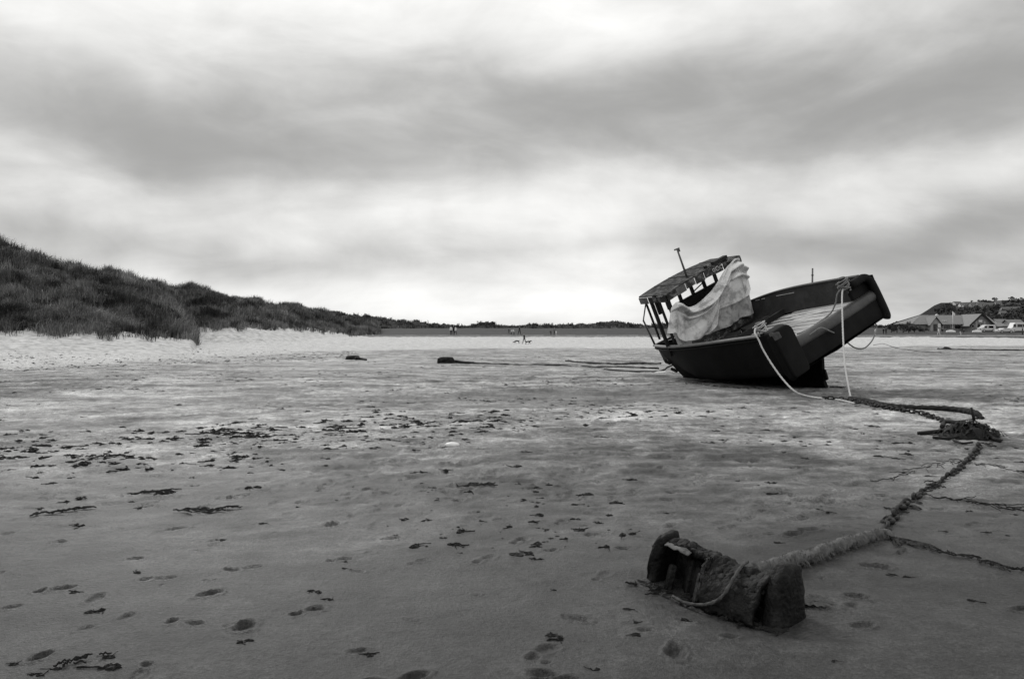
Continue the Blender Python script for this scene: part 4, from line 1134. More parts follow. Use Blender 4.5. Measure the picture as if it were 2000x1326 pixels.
def build_hawser():
    pts = [at(1470, 1112, 5.02), at(1486, 1109, 5.12), at(1506, 1107, 5.22), gp(1545, 1108, .055), gp(1585, 1098, .05), gp(1630, 1078, .04), gp(1680, 1062, .035), gp(1716, 1050, .02), gp(1738, 1046, .0)]
    o = empty('hawser', pts[3]); inv = Matrix.Translation(-pts[3])
    tag(o, 'thick shaggy old hawser leading from the iron sinker across the sand', 'rope')
    P = resample(catmull(pts, 120), .012); n = len(P)
    b = rope_mesh('core', [p - pts[3] for p in P], .046, M['shag'], o, lay=7.5, depth=.13, n=18, jitter=.05)
    m = MB(); rd = random.Random(2)
    for k in range(900):
        i = rd.randrange(2, n - 2); p = P[i]; d = (P[i + 1] - P[i - 1]).normalized(); sd = d.cross(Vector((0, 0, 1))).normalized()
        if sd.y > 0: sd = -sd
        a = rd.uniform(-.9, 2.6)
        q0 = p + sd * .045 * math.sin(a) + Vector((0, 0, .045 * math.cos(a)))
        dr = (d * rd.uniform(-.9, .9) + sd * rd.uniform(.1, 1.0)).normalized()
        L = rd.uniform(.02, .065)
        q1 = q0 + dr * L * .5 + Vector((0, 0, rd.uniform(-.005, .02))); q2 = q0 + dr * L; q2.z = max(q2.z - L * .8, H(q2.x, q2.y) + .003)
        w = sd.cross(Vector((0, 0, 1))).normalized() * rd.uniform(.0012, .0035)
        m.add([q0 - w - pts[3], q0 + w - pts[3], q1 - w - pts[3], q1 + w - pts[3], q2 - pts[3]], [(0, 1, 3, 2), (2, 3, 4)])
    tag(m.build('frayed_fibres', M['shag'], o), kind='stuff')
build_hawser()

def chain_link_mesh(L, W, r):
    m = MB(); n1, n2 = 14, 5; V = []
    for i in range(n1):
        a = 2 * math.pi * i / n1; c = Vector((max(-1, min(1, math.cos(a) * 1.35)) * (L / 2 - r), math.sin(a) * (W / 2 - r), 0))
        ta = Vector((-math.sin(a), math.cos(a), 0)); nr_ = Vector((ta.y, -ta.x, 0))
        for k in range(n2):
            b = 2 * math.pi * k / n2; V.append(c + (nr_ * math.cos(b) + Vector((0, 0, 1)) * math.sin(b)) * r)
    F_ = [(i * n2 + k, i * n2 + (k + 1) % n2, ((i + 1) % n1) * n2 + (k + 1) % n2, ((i + 1) % n1) * n2 + k) for i in range(n1) for k in range(n2)]
    m.add(V, F_); o = m.build('link', M['chain'], smooth=True); me = o.data; bpy.data.objects.remove(o); return me

def build_chain(label, pts, L, bury, seed, weed=0, matw=None):
    P = resample(catmull(pts, 160), L * .74); base = pts[len(pts) // 2]
    o = empty('mooring_chain', base); tag(o, label, 'chain')
    me = chain_link_mesh(L, L * .62, L * .115); rd = random.Random(seed)
    for i in range(len(P) - 1):
        d = P[i + 1] - P[i]; a = math.atan2(d.y, d.x)
        ln = bpy.data.objects.new('link', me); C.objects.link(ln); ln.parent = o
        ln.rotation_euler = ((R(rd.uniform(55, 90)) if i % 2 else R(rd.uniform(-20, 20))), math.atan2(-d.z, Vector((d.x, d.y)).length), a + rd.uniform(-.15, .15))
        ln.location = P[i] + Vector((rd.uniform(-.01, .01), rd.uniform(-.01, .01), rd.uniform(-bury, bury * .2))) - base
    if weed:
        m = MB()
        for k in range(weed):
            p = P[rd.randrange(len(P))]
            weed_strand(m, p + Vector((rd.uniform(-.05, .05), rd.uniform(-.05, .05), 0)), rd.uniform(0, 6.28), rd.uniform(.05, .15), rd.uniform(.02, .05), rd, lift=.02, wav=.6)
        m.v = [tuple(Vector(v) - base) for v in m.v]
        tag(m.build('clinging_weed', M['weed'], o), kind='stuff')
    return o
build_chain('half buried rusty chain between the shaggy hawser and the seaweed heap', [gp(x, y, .018) for x, y in ((1722, 1046), (1738, 1022), (1752, 1002), (1772, 984), (1800, 965), (1832, 946), (1862, 926), (1886, 906), (1902, 888), (1914, 868))], .155, .03, 4, weed=24)
build_chain('dark weedy chain from the boat ropes to the seaweed heap', [gp(x, y, .05) for x, y in ((1612, 780), (1650, 783), (1685, 789), (1720, 797), (1760, 804), (1800, 811), (1830, 820), (1850, 830))], .17, .02, 5, weed=90)
P = [gp(x, y, .05) for x, y in ((1660, 782), (1690, 786), (1722, 794), (1760, 799), (1810, 801), (1860, 804), (1890, 808), (1908, 813), (1920, 818))]; P[-1].z -= .08
o = rope_mesh('heavy_rope', resample(catmull(P, 90), .03), .052, M['rope_d'], depth=.14, lay=4, jitter=.12)
tag(o, 'thick dark tarred rope curving over the sand beyond the seaweed heap', 'rope')

def build_heap():
    c = gp(1880, 850); o = empty('seaweed_heap', c); tag(o, 'dark tangled heap of seaweed and rope lying over the chain', 'seaweed')
    rd = random.Random(12)
    # lumpy mound
    nu, nv = 40, 14; V = np.zeros((nv, nu, 3))
    for j in range(nv):
        for i in range(nu):
            a = 2 * math.pi * i / (nu - 1); r_ = j / (nv - 1)
            V[j, i] = (.50 * r_ * math.cos(a), .42 * r_ * math.sin(a), .25 * (1 - r_ ** 1.7) - .03)
    P = V.reshape(-1, 3); nz = fbm(P[:, 0] * 7, P[:, 1] * 7, 4); P[:, 2] += nz * .10 * (P[:, 2] > -.02); P[:, 0] *= 1 + .25 * fbm(P[:, 0] * 3 + 4, P[:, 1] * 3, 2); P[:, 0] += .10
    np_mesh('mound', P, grid_faces(nv, nu), 4, M['weed'], o)
    m = MB()
    for k in range(420):
        a = rd.uniform(0, 6.28); r_ = rd.random() ** .6; x, y = .12 + .52 * r_ * math.cos(a), .40 * r_ * math.sin(a)
        z = .25 * (1 - r_ ** 1.7) + .02; d = rd.uniform(0, 6.28); L = rd.uniform(.10, .26)
        p0 = Vector((x, y, z - .05)); p1 = p0 + Vector((math.cos(d) * L * .5, math.sin(d) * L * .5, rd.uniform(-.02, .03))); p2 = p0 + Vector((math.cos(d) * L, math.sin(d) * L, 0)); p2.z = max(0.0, z - .14)
        w = Vector((-math.sin(d), math.cos(d), 0)) * rd.uniform(.006, .018)
        m.add([p0 - w, p0 + w, p1 - w, p1 + w, p2], [(0, 1, 3, 2), (2, 3, 4)])
    tag(m.build('fronds', M['weed'], o), kind='stuff')
    def loose(pxs, r_, n=40):
        P_ = [gp(x, y, lf) - c for x, y, lf in pxs]; mm = MB(); mm.tube(resample(catmull(P_, n), .03), r_, 7); mm.build('strand', M['weed'], o, smooth=True)
    loose([(1862, 843, .06), (1840, 847, .05), (1815, 849, .04), (1790, 849, .02)], .035)
    loose([(1872, 858, .05), (1850, 858, .03), (1822, 857, .01)], .022)
    loose([(1905, 843, .12), (1920, 850, .07), (1940, 860, .03), (1958, 864, .01)], .034)
    loose([(1862, 862, .02), (1880, 868, .02), (1900, 867, .03)], .016)
    loose([(1880, 838, .10), (1855, 832, .08), (1845, 830, .05), (1840, 838, .04)], .04)
    loose([(1850, 830, .06), (1870, 828, .05), (1890, 822, .01), (1912, 816, 0)], .018)
    a_, b_ = gp(1903, 846, .20) - c, gp(1903, 846, .42) - c; b_.x -= .05
    m = MB(); m.tube([a_, a_.lerp(b_, .5), b_], [.024, .022, .018], 7); m.build('stick', M['darkwood'], o, smooth=True)
build_heap()

def scrap_proto(seed):
    rd = random.Random(seed); m = MB(); nA = 15
    for q in range(rd.randint(2, 4)):
        cx_, cy_ = rd.gauss(0, .05), rd.gauss(0, .035); base = rd.uniform(.02, .05); V = []; out = [rd.uniform(.45, 1.35) for _ in range(nA)]; asp = rd.uniform(.8, 1.9); th = rd.uniform(0, 3.1)
        for j in range(4):
            for i in range(nA):
                a = 2 * math.pi * i / nA; r_ = base * out[i] * (1.15, .85, .5, .12)[j] * rd.uniform(.85, 1.15); x, y = r_ * asp * math.cos(a), r_ * math.sin(a)
                V.append((cx_ + x * math.cos(th) - y * math.sin(th), cy_ + x * math.sin(th) + y * math.cos(th), (-.012, .006, .014, .019)[j] * (.6 + base * 14) * rd.uniform(.6, 1.5) if j else -.012))
        m.add(V, [(j * nA + i, j * nA + (i + 1) % nA, (j + 1) * nA + (i + 1) % nA, (j + 1) * nA + i) for j in range(3) for i in range(nA)] + [tuple(range(3 * nA, 4 * nA))])
    for k in range(rd.randint(2, 4)):
        a = rd.uniform(0, 6.283); L = rd.uniform(.06, .16); w = rd.uniform(.003, .008); q = Vector((rd.gauss(0, .03), rd.gauss(0, .02), 0)); n = 5; V = []
        for i in range(n + 1):
            c_ = q; q = q + Vector((math.cos(a), math.sin(a), 0)) * L / n; a += rd.uniform(-.5, .5); sd = Vector((-math.sin(a), math.cos(a), 0)) * w * (1 - .7 * i / n)
            V += [c_ - sd + Vector((0, 0, -.004)), c_ + Vector((0, 0, .006 + .006 * rd.random())), c_ + sd + Vector((0, 0, -.004))]
        m.add(V, [f for i in range(n) for f in ((i * 3, i * 3 + 1, i * 3 + 4, i * 3 + 3), (i * 3 + 1, i * 3 + 2, i * 3 + 5, i * 3 + 4))])
    o = m.build('seaweed_scrap', M['weed']); me = o.data; bpy.data.objects.remove(o); return me
protos = [scrap_proto(s_) for s_ in range(9)]

def scatter_weed():
    r = np.random.default_rng(5)
    spots = []
    given = [(1030, 1080, 1.7), (1042, 1092, 1.3), (1160, 1308, 1.0), (265, 1118, 1.0), (205, 1192, 1.5), (180, 1195, .9), (215, 1283, 1.2), (235, 1300, 2.0), (150, 1156, 1.1), (606, 1155, 1.0), (645, 1170, 1.0), (610, 1186, .8),
             (515, 1022, .8), (578, 990, .9), (430, 1055, .9), (150, 1024, 1.0), (668, 1110, .8), (672, 1097, .6), (870, 1050, .6), (770, 1050, .7), (900, 1080, .5), (1080, 1152, .5), (1100, 1250, 1.3), (1080, 1240, .9), (30, 1297, 1.0), (120, 1305, 1.2), (725, 1277, 1.0), (470, 1255, .9), (80, 1317, 1.1),
             (1630, 1290, .5), (1230, 1190, .8), (1238, 1215, .9), (1240, 1240, .9), (1335, 1210, .9), (1890, 1172, 1.0), (1770, 1127, .8), (1745, 1122, .8), (1440, 940, .8), (1480, 948, .7), (1300, 1002, .6), (965, 948, .6), (1520, 1060, .9), (1930, 1040, 1.0), (1850, 1038, .8), (1985, 1005, .8), (1945, 895, .7), (1925, 872, .6), (1620, 1000, .9), (1600, 995, .8)]
    for x, y, sc in given:
        p = gp(x, y); spots.append((p, sc * .40 * r.uniform(.85, 1.1), r.uniform(-.5, .5), 0))
    # strand line, left middle
    tries = 0
    while len(spots) < 300 and tries < 6000:
        tries += 1
        y = float(r.uniform(7.5, 19)); x = float(r.uniform(-.72, .72) * y)
        py = HY + CH * FP / y; px = 1000 + x / y * FP
        w1 = math.exp(-((py - (845 - (px - 650) * .045)) / 14) ** 2) * (1 if 380 < px < 1000 else .25)
        w2 = .45 * math.exp(-((py - 880) / 45) ** 2) * (1 if px < 560 else .12)
        w3 = .05
        if r.random() > w1 + w2 + w3: continue
        spots.append((Vector((x, y, H(x, y))), float(r.uniform(.35, .95)) * (1.5 if w1 > .4 else 1.0), float(r.normal(0, .45)), 1 if w1 > .3 else 0))
    for i, (p, sc, a, ln) in enumerate(spots):
        o = bpy.data.objects.new('seaweed_scrap', protos[i % 9]); C.objects.link(o)
        o.location = p + Vector((0, 0, .002)); o.rotation_euler = (0, 0, a + (math.pi if i % 2 else 0)); o.scale = (sc * 1.1, sc * .9, sc * .75)
        if ln: tag(o, 'dark clump of wrack in the thick line of seaweed left of centre', 'seaweed', 'clumps of wrack in the strand line')
        else: tag(o, 'small dark scrap of seaweed lying loose on the open sand', 'seaweed', 'scraps of seaweed scattered over the beach')
    # fine wrack beyond counting
    V = []; F_ = []; src = []
    for me in protos:
        co = np.zeros(len(me.vertices) * 3); me.vertices.foreach_get('co', co); src.append((co.reshape(-1, 3), [tuple(pl.vertices) for pl in me.polygons]))
    m = MB(); n = 0; tries = 0
    while n < 3000 and tries < 60000:
        tries += 1
        y = float(6 + 54 * r.random() ** 1.5); x = float(r.uniform(-.75, .75) * y)
        pt = sn(x * .5 + 3, y * .35)
        dens = np.clip(.06 + 1.5 * pt, .01, 1) * (1.0 if y > 11 else .18) * (1.0 if x < .15 * y else .45)
        py = HY + CH * FP / y; px = 1000 + x / y * FP
        dens += 1.0 * math.exp(-((py - (848 - (px - 650) * .045)) / 16) ** 2) * (1 if 350 < px < 1050 else .15)
        if 14 < y < 22 and 2 < x < 12: dens *= .35
        if r.random() > dens: continue
        co, fc = src[int(r.integers(0, 9))]; a = float(r.uniform(0, 6.283)); sc = float(.10 + .62 * r.random() ** 3) * (1 + y * .012)
        c_, s_ = math.cos(a) * sc, math.sin(a) * sc
        q = np.stack([co[:, 0] * c_ - co[:, 1] * s_ + x, co[:, 0] * s_ + co[:, 1] * c_ + y, co[:, 2] * sc * .8 + H(x, y) + .002], 1)
        m.add(q.tolist(), fc); n += 1
    for k in range(620):                       # the broken strand lines left of centre
        t = float(r.random()); row = int(r.integers(0, 6)); jit = float(r.normal(0, 1))
        px, py, s1_ = [(430 + 450 * t, 852 - 34 * t, 8), (430 + 450 * t, 850 - 32 * t, 14), (-40 + 440 * t, 884 - 30 * t, 7), (-40 + 560 * t, 862 - 14 * t, 9), (850 + 480 * t, 818 - 8 * t, 9), (-40 + 600 * t, 915 - 30 * t, 12)][row]
        if sn(px * .012 + row * 3, row * 1.7) < -.05: continue
        px += float(r.normal(0, 30)); py += jit * s1_
        p_ = g(px, py); x, y = p_.x, p_.y; co, fc = src[int(r.integers(0, 9))]; sc = float(.2 + .95 * r.random() ** 2.5); a = float(r.uniform(0, 6.283)); c_, s_ = math.cos(a) * sc, math.sin(a) * sc
        q = np.stack([co[:, 0] * c_ - co[:, 1] * s_ + x, co[:, 0] * s_ + co[:, 1] * c_ + y, co[:, 2] * sc + H(x, y) + .003], 1); m.add(q.tolist(), fc)
    for k in range(900):                       # wrack thrown up on the dry sand under the dunes
        px = float(r.uniform(-100, 700)); t = float(r.random()); y = float(34 + 26 * r.random() ** 1.3 + max(0, px) * .03); x = (px - 1000) / FP * y
        co, fc = src[int(r.integers(0, 9))]; sc = float(.4 + 1.1 * r.random() ** 3); a = float(r.uniform(0, 6.283)); c_, s_ = math.cos(a) * sc, math.sin(a) * sc
        q = np.stack([co[:, 0] * c_ - co[:, 1] * s_ + x, co[:, 0] * s_ + co[:, 1] * c_ + y, co[:, 2] * sc + H(x, y) + .004], 1); m.add(q.tolist(), fc)
    o = m.build('seaweed_litter', M['weed']); tag(o, 'fine dark wrack strewn over the damp sand', 'seaweed', kind='stuff')
scatter_weed()

def strand_line(label, px, n, w, seed, L=(.12, .3), spread=.03):
    P = [gp(*q) for q in px]; Q = catmull(P, n); m = MB(); rd = random.Random(seed); b = P[0]
    for q in Q:
        d = Q[-1] - Q[0]
        weed_strand(m, q + Vector((rd.gauss(0, spread), rd.gauss(0, spread), 0)), math.atan2(d.y, d.x) + rd.gauss(0, .35), rd.uniform(*L), w * rd.uniform(.6, 1.3), rd, lift=.02)
    m.v = [tuple(Vector(v) - b) for v in m.v]
    o = m.build('seaweed_strand', M['weed']); o.location = b; tag(o, label, 'seaweed', 'long strands of seaweed')
strand_line('long dark strand of weed right of the hawser at the frame edge', [(1795, 1068), (1825, 1078), (1860, 1086), (1900, 1093), (1930, 1103), (1965, 1110), (2010, 1122)], 28, .012, 1, L=(.06, .16), spread=.015)
strand_line('thin weed trail crossing the sand right of the buried chain', [(1890, 905), (1930, 910), (1960, 915), (2005, 926)], 10, .006, 2)
strand_line('thin weed trail curving left from the buried chain', [(1880, 900), (1840, 905), (1815, 914), (1780, 925), (1750, 938)], 20, .006, 3)
strand_line('weed trail running right from the middle of the buried chain', [(1810, 970), (1850, 975), (1900, 983), (1945, 990), (1982, 994)], 18, .006, 4)
strand_line('scraggy weed line lying along the near side of the hull', [(1345, 748), (1362, 750), (1385, 753), (1410, 756), (1440, 758), (1484, 760)], 44, .05, 5, spread=.06)
strand_line('weed wisp on the sand just behind the sternpost', [(1618, 756), (1630, 756), (1642, 757)], 10, .05, 6)
strand_line('dark weed streak just right of the hawser end', [(1735, 1050), (1752, 1056), (1775, 1062)], 14, .022, 7)
for lab, pp in (('flat dark weed strip lying furthest left in the middle distance', [(60, 1010), (100, 1003), (155, 996)]), ('dark weed strip left of centre in the middle distance', [(345, 999), (390, 998), (440, 996)]), ('slim weed strip at mid distance near the centre', [(893, 951), (920, 950), (950, 949)]),
                ('weed strip on pale sand at far left', [(170, 894), (205, 893), (245, 892)]), ('dark weed strip above the left foreground prints', [(250, 968), (290, 964), (322, 960)]), ('bent weed strip at lower left', [(110, 1306), (135, 1300), (180, 1288)])):
    strand_line(lab, pp, 10, .009 if pp[0][1] > 1200 else .024, len(lab), L=(.03, .08) if pp[0][1] > 1200 else (.10, .22), spread=.015)
c = gp(883, 871, .01); m = MB(); m.tube([(0, 0, -.02), (0, 0, .02), (0, 0, .045), (0, 0, .06)], [.105, .11, .08, .02], 14); sh = m.build('shell', M['shell'], smooth=True); sh.location = c; sh.scale = (1, .8, .8)
tag(sh, 'single pale shell lying on the sand in the middle distance', 'shell')

# far moorings ------------------------------------------------------
def far_block(label, px, py, w, h, seed, tail):
    c = gp(px, py); o = empty('mooring_block', c); tag(o, label, 'mooring block')
    m = MB(); rd = random.Random(seed); V = []; nA = 12
    for j in range(5):
        for i in range(nA):
            a = 2 * math.pi * i / nA; r_ = (1.0, 1.02, .95, .75, .3)[j] * rd.uniform(.88, 1.1); V.append((w / 2 * r_ * math.copysign(abs(math.cos(a)) ** .6, math.cos(a)), w / 3 * r_ * math.sin(a), h * (-.2, .3, .7, .95, 1.02)[j]))
    m.add(V, [(j * nA + i, j * nA + (i + 1) % nA, (j + 1) * nA + (i + 1) % nA, (j + 1) * nA + i) for j in range(4) for i in range(nA)] + [tuple(range(4 * nA, 5 * nA))])
    m.build('block', M['rust'], o, smooth=False)
    m = MB(); P_ = [gp(x, y, .06) - c for x, y in tail]; m.tube(catmull(P_, 30), list(np.linspace(.16, .05, 31)), 7); m.build('shank', M['rust'], o, smooth=True)
far_block('dark rounded mooring block with trailing chain in the centre distance', 871, 709, 1.0, .36, 3, [(880, 709), (892, 709), (908, 710), (925, 710)])
far_block('small dark mooring block farther left near the dune sand', 689, 702, .9, .27, 4, [(694, 703), (704, 703), (716, 704)])
P = [gp(x, y, .03) for x, y in ((920, 710), (960, 711), (1010, 713), (1080, 714), (1150, 716.5), (1230, 718), (1290, 721))]
o = rope_mesh('ground_chain', resample(catmull(P, 60), .25), .036, M['rope_d'], jitter=.5); tag(o, 'long dark ground chain from the centre mooring block towards the bow', 'chain')
P = [gp(x, y, .03) for x, y in ((1105, 706), (1140, 709), (1190, 711), (1240, 711), (1296, 711))]
o = rope_mesh('ground_chain', resample(catmull(P, 60), .25), .05, M['rope_d'], jitter=.5); tag(o, 'shorter dark chain on the sand left of the bow, behind the long one', 'chain')
P = [gp(x, y, .04) for x, y in ((1832, 682), (1860, 683), (1900, 684), (1960, 684.5), (2040, 685))]
o = rope_mesh('ground_chain', resample(catmull(P, 40), .5), .07, M['rope_d'], jitter=.5); tag(o, 'dark line of chain on the far sand at the right edge', 'chain')
c = gp(1849, 682); m = MB(); m.tube([(-.5, 0, 0), (-.2, 0, .10), (.1, 0, .12), (.6, 0, 0)], [.08, .2, .16, .06], 8); o = m.build('mooring_float', M['rust'], smooth=True); o.location = c; tag(o, 'small dark mooring float on the far sand at right', 'buoy')

# ------------------------------------------------------------------ far shore: hill, houses, clubhouse
HP = np.array([(1600, 655), (1690, 650), (1720, 640), (1745, 631), (1770, 624), (1796, 616), (1812, 606), (1824, 598), (1838, 592.5), (1870, 592), (1905, 590.5), (1940, 588.5), (2000, 586), (2150, 580), (2400, 572), (2700, 580)], float)
HD0, HD1 = 480.0, 1200.0
def hillz(px, d):
    cr = CH + (HY - np.interp(px, HP[:, 0], HP[:, 1])) / FP * HD1
    t = np.clip((d - HD0) / (HD1 - HD0), 0, 1)
    return 3.0 + (cr - 3.0) * (t ** 1.35)
def build_hill():
    nr, nc = 90, 260
    px = np.linspace(1600, 2700, nc)[None, :].repeat(nr, 0); d = np.concatenate([np.linspace(HD0, HD1, 80), np.linspace(HD1 + 15, HD1 + 300, 10)])[:, None].repeat(nc, 1)
    Z = hillz(px, np.minimum(d, HD1)) - np.clip(d - HD1, 0, 400) * .08; X = (px - 1000) / FP * d
    Z += 1.8 * fbm(X * .012, d * .012, 4) * sstep(HD0, HD0 + 150, d)
    field = sstep(.05, .2, fbm(X * .010 + 3.7, d * .006 + 1.2, 2)) * sstep(.55, .75, (d - HD0) / (HD1 - HD0)) * sstep(1850, 1880, px)
    o = np_mesh('hill', np.stack([X, d, Z], -1).reshape(-1, 3), grid_faces(nr, nc), 4, M['hill'], attrs={'field': field.ravel()}); tag(o, kind='structure')
def hill_material():
    m = mat('hillside', .018, .95, .5, .03, 0, None, .05, coord='Object')
    N, L = m.node_tree.nodes, m.node_tree.links; b = N['Principled BSDF']; src = b.inputs['Base Color'].links[0].from_socket
    a = N.new('ShaderNodeAttribute'); a.attribute_name = 'field'
    mx = N.new('ShaderNodeMix'); mx.data_type = 'RGBA'; L.new(a.outputs['Fac'], mx.inputs[0]); L.new(src, mx.inputs[6]); mx.inputs[7].default_value = (.07, .07, .07, 1)
    L.new(mx.outputs[2], b.inputs['Base Color']); return m
M['hill'] = hill_material()
build_hill()
def hill_at(px, py):
    for d in np.linspace(HD0 + 20, HD1 - 2, 240):
        z = float(hillz(px, d))
        if HY - (z - CH) / d * FP <= py: break
    return Vector(((px - 1000) / FP * d, d, z))

def leaf_cloud(centres, radii, n, size, seed, squash=.8):
    r = np.random.default_rng(seed); V = []; T = []
    C_ = np.repeat(np.asarray(centres, float), n, 0); Rr = np.repeat(np.asarray(radii, float), n)
    m = len(C_); dirs = r.normal(0, 1, (m, 3)); dirs /= np.linalg.norm(dirs, axis=1)[:, None]
    pos = C_ + dirs * (Rr * r.random(m) ** .45)[:, None] * [1, 1, squash]
    a = r.normal(0, 1, (m, 3)); a /= np.linalg.norm(a, axis=1)[:, None]; b = np.cross(a, dirs + .01); b /= np.linalg.norm(b, axis=1)[:, None]
    s_ = (size * Rr * r.uniform(.6, 1.4, m))[:, None]
    V = np.stack([pos - a * s_ - b * s_ * .6, pos + a * s_ - b * s_ * .6, pos + a * s_ * .2 + b * s_], 1).reshape(-1, 3)
    T = np.repeat(np.repeat(r.uniform(.6, 1.4, len(centres)), n) * r.uniform(.6, 1.4, m), 3)
    return V, np.arange(m * 3), T

def build_wood():
    r = np.random.default_rng(9); cs = []; rs = []
    while len(cs) < 1500:
        px = r.uniform(1735, 2250); d = r.uniform(HD0 + 10, HD1 - 5); x = (px - 1000) / FP * d
        f = float(fbm(np.array([x * .010 + 3.7]), np.array([d * .006 + 1.2]), 2)[0])
        t = (d - HD0) / (HD1 - HD0)
        if t > .6 and f > .08 and r.random() < .9: continue
        if px < 1835 and t > .5 and r.random() < .85: continue
        ra = r.uniform(2.0, 4.2) * (.8 if t > .95 else 1); z = float(hillz(px, d)); cs.append((x, d, z + ra * .5)); rs.append(ra)
    V, F_, T = leaf_cloud(cs, rs, 34, .42, 3)
    o = np_mesh('hill_wood', V, F_, 3, M['leaf'], smooth=False, attrs={'tone': T}); tag(o, 'dark woodland covering the far hillside', 'wood', kind='stuff')
build_wood()

def tree(name, label, base, h, seed, group=None, wide=.5, cat='tree', trunk=True):
    o = empty(name, base); tag(o, label, cat, group); rd = random.Random(seed)
    cs = []; rs = []
    for k in range(9 if trunk else 7):
        ra = h * rd.uniform(.16, .27); cs.append((rd.uniform(-wide, wide) * h, rd.uniform(-wide, wide) * h * .6, h * (rd.uniform(.42, .86) if trunk else rd.uniform(.25, .72)))); rs.append(ra)
    V, F_, T = leaf_cloud(cs, rs, 120, .16, seed)
    np_mesh('crown', V, F_, 3, M['leaf'], o, smooth=False, attrs={'tone': T})
    m = MB(); m.tube([(0, 0, -.4), (0, 0, h * .35), (rd.uniform(-.1, .1) * h, 0, h * .7)], [h * .05, h * .035, h * .012], 7)
    for k in range(3):
        c_ = Vector(cs[k]); m.tube([(0, 0, h * .3), tuple(c_ * .6 + Vector((0, 0, h * .15))), cs[k]], [h * .022, h * .016, h * .006], 5)
    m.build('trunk' if trunk else 'stem', M['bark'], o, smooth=True)
for i, (px, dy, h, lab) in enumerate(((1942, 0, 6.5, 'broad tree standing clear on the skyline of the far hill'), (1974, 0, 7.5, 'tallest tree on the far hill skyline near the right edge'), (1912, 0, 4.5, 'small rounded tree on the far hill skyline, left of the broad one'), (1898, 0, 4, 'leftmost small tree on the far hill skyline'), (1995, 0, 5, 'low tree on the far skyline at the right edge'), (1925, 0, 4.2, 'small tree on the far skyline between two larger ones'))):
    d = HD1 - 4; tree('skyline_tree', lab, ((px - 1000) / FP * d, d, float(hillz(px, d)) - .5), h, 50 + i, 'trees on the far skyline', wide=.55 if h > 6 else .35)
for i, (px, py, h, lab) in enumerate(((1752, 650, 2.6, 'leftmost dark bush on the turf beside the clubhouse'), (1764, 649, 3.2, 'taller dark bush left of the clubhouse'), (1775, 649, 2.8, 'dark bush close to the clubhouse end wall'), (1786, 649, 2.2, 'low bush against the left clubhouse wall'), (1741, 650, 2.4, 'bush farthest left at the edge of the stern of the boat'), (1806, 648, 1.4, 'small dark shrub by the clubhouse door'))):
    d = 186.0; x = (px - 1000) / FP * d
    tree('bush', lab, (x, d, bankz(x, d) - .1), h, 70 + i, 'bushes by the clubhouse', wide=.75, cat='bush', trunk=False)

def gabled(parent, x0, x1, y0, y1, z0, ze, zr, axis='x', wall=None, roofm=None, over=.35, hip=0):
    """walls with gables, and a pitched roof of real thickness"""
    wall = wall or M['render']; roofm = roofm or M['slate2']
    m = MB()
    if axis == 'x':
        ym = (y0 + y1) / 2
        m.prism([(x0 + hip * .0, y0, z0), (x0, y1, z0), (x0, y1, ze), (x0, ym, zr if not hip else ze), (x0, y0, ze)], (x1 - x0, 0, 0))
        w = m.build('wall', wall, parent)
        m = MB(); t = .14
        for (ya, s_) in ((y0, -1), (y1, 1)):
            e = Vector((0, s_ * over, -over * (zr - ze) / abs(ym - ya)))
            A, B = Vector((x0 - over, ya, ze + .05)) + e, Vector((x1 + over, ya, ze + .05)) + e
            Cc, D = Vector((x1 + over, ym, zr + .05)), Vector((x0 - over + hip, ym, zr + .05))
            m.hexa([A, B, Cc, D], [p + Vector((0, 0, t)) for p in (A, B, Cc, D)])
        if hip:
            A, B, Cc = Vector((x0 - over, y0 - over, ze - .1)), Vector((x0 - over, y1 + over, ze - .1)), Vector((x0 - over + hip, ym, zr + .05))
            m.add([A, B, Cc, A + Vector((0, 0, t)), B + Vector((0, 0, t)), Cc + Vector((0, 0, t))], [(0, 1, 2), (3, 5, 4), (0, 3, 4, 1), (1, 4, 5, 2), (2, 5, 3, 0)])
        r_ = m.build('roof', roofm, parent)
    else:
        xm = (x0 + x1) / 2
        m.prism([(x0, y0, z0), (x1, y0, z0), (x1, y0, ze), (xm, y0, zr), (x0, y0, ze)], (0, y1 - y0, 0))
        w = m.build('wall', wall, parent)
        m = MB(); t = .14
        for (xa, s_) in ((x0, -1), (x1, 1)):
            e = Vector((s_ * over, 0, -over * (zr - ze) / abs(xm - xa)))
            A, B = Vector((xa, y0 - over, ze + .05)) + e, Vector((xa, y1, ze + .05)) + e
            Cc, D = Vector((xm, y1, zr + .05)), Vector((xm, y0 - over, zr + .05))
            m.hexa([A, B, Cc, D], [p + Vector((0, 0, t)) for p in (A, B, Cc, D)])
        r_ = m.build('roof', roofm, parent)
    return w, r_
def window(parent, x, y, z, w, h, fm=None):
    f = MB().box((x, y - .03, z), (w + .16, .08, h + .16)).build('window', fm or M['frame'], parent)
    MB().box((x, y - .09, z), (w, .05, h)).build('pane', M['glass'], f)

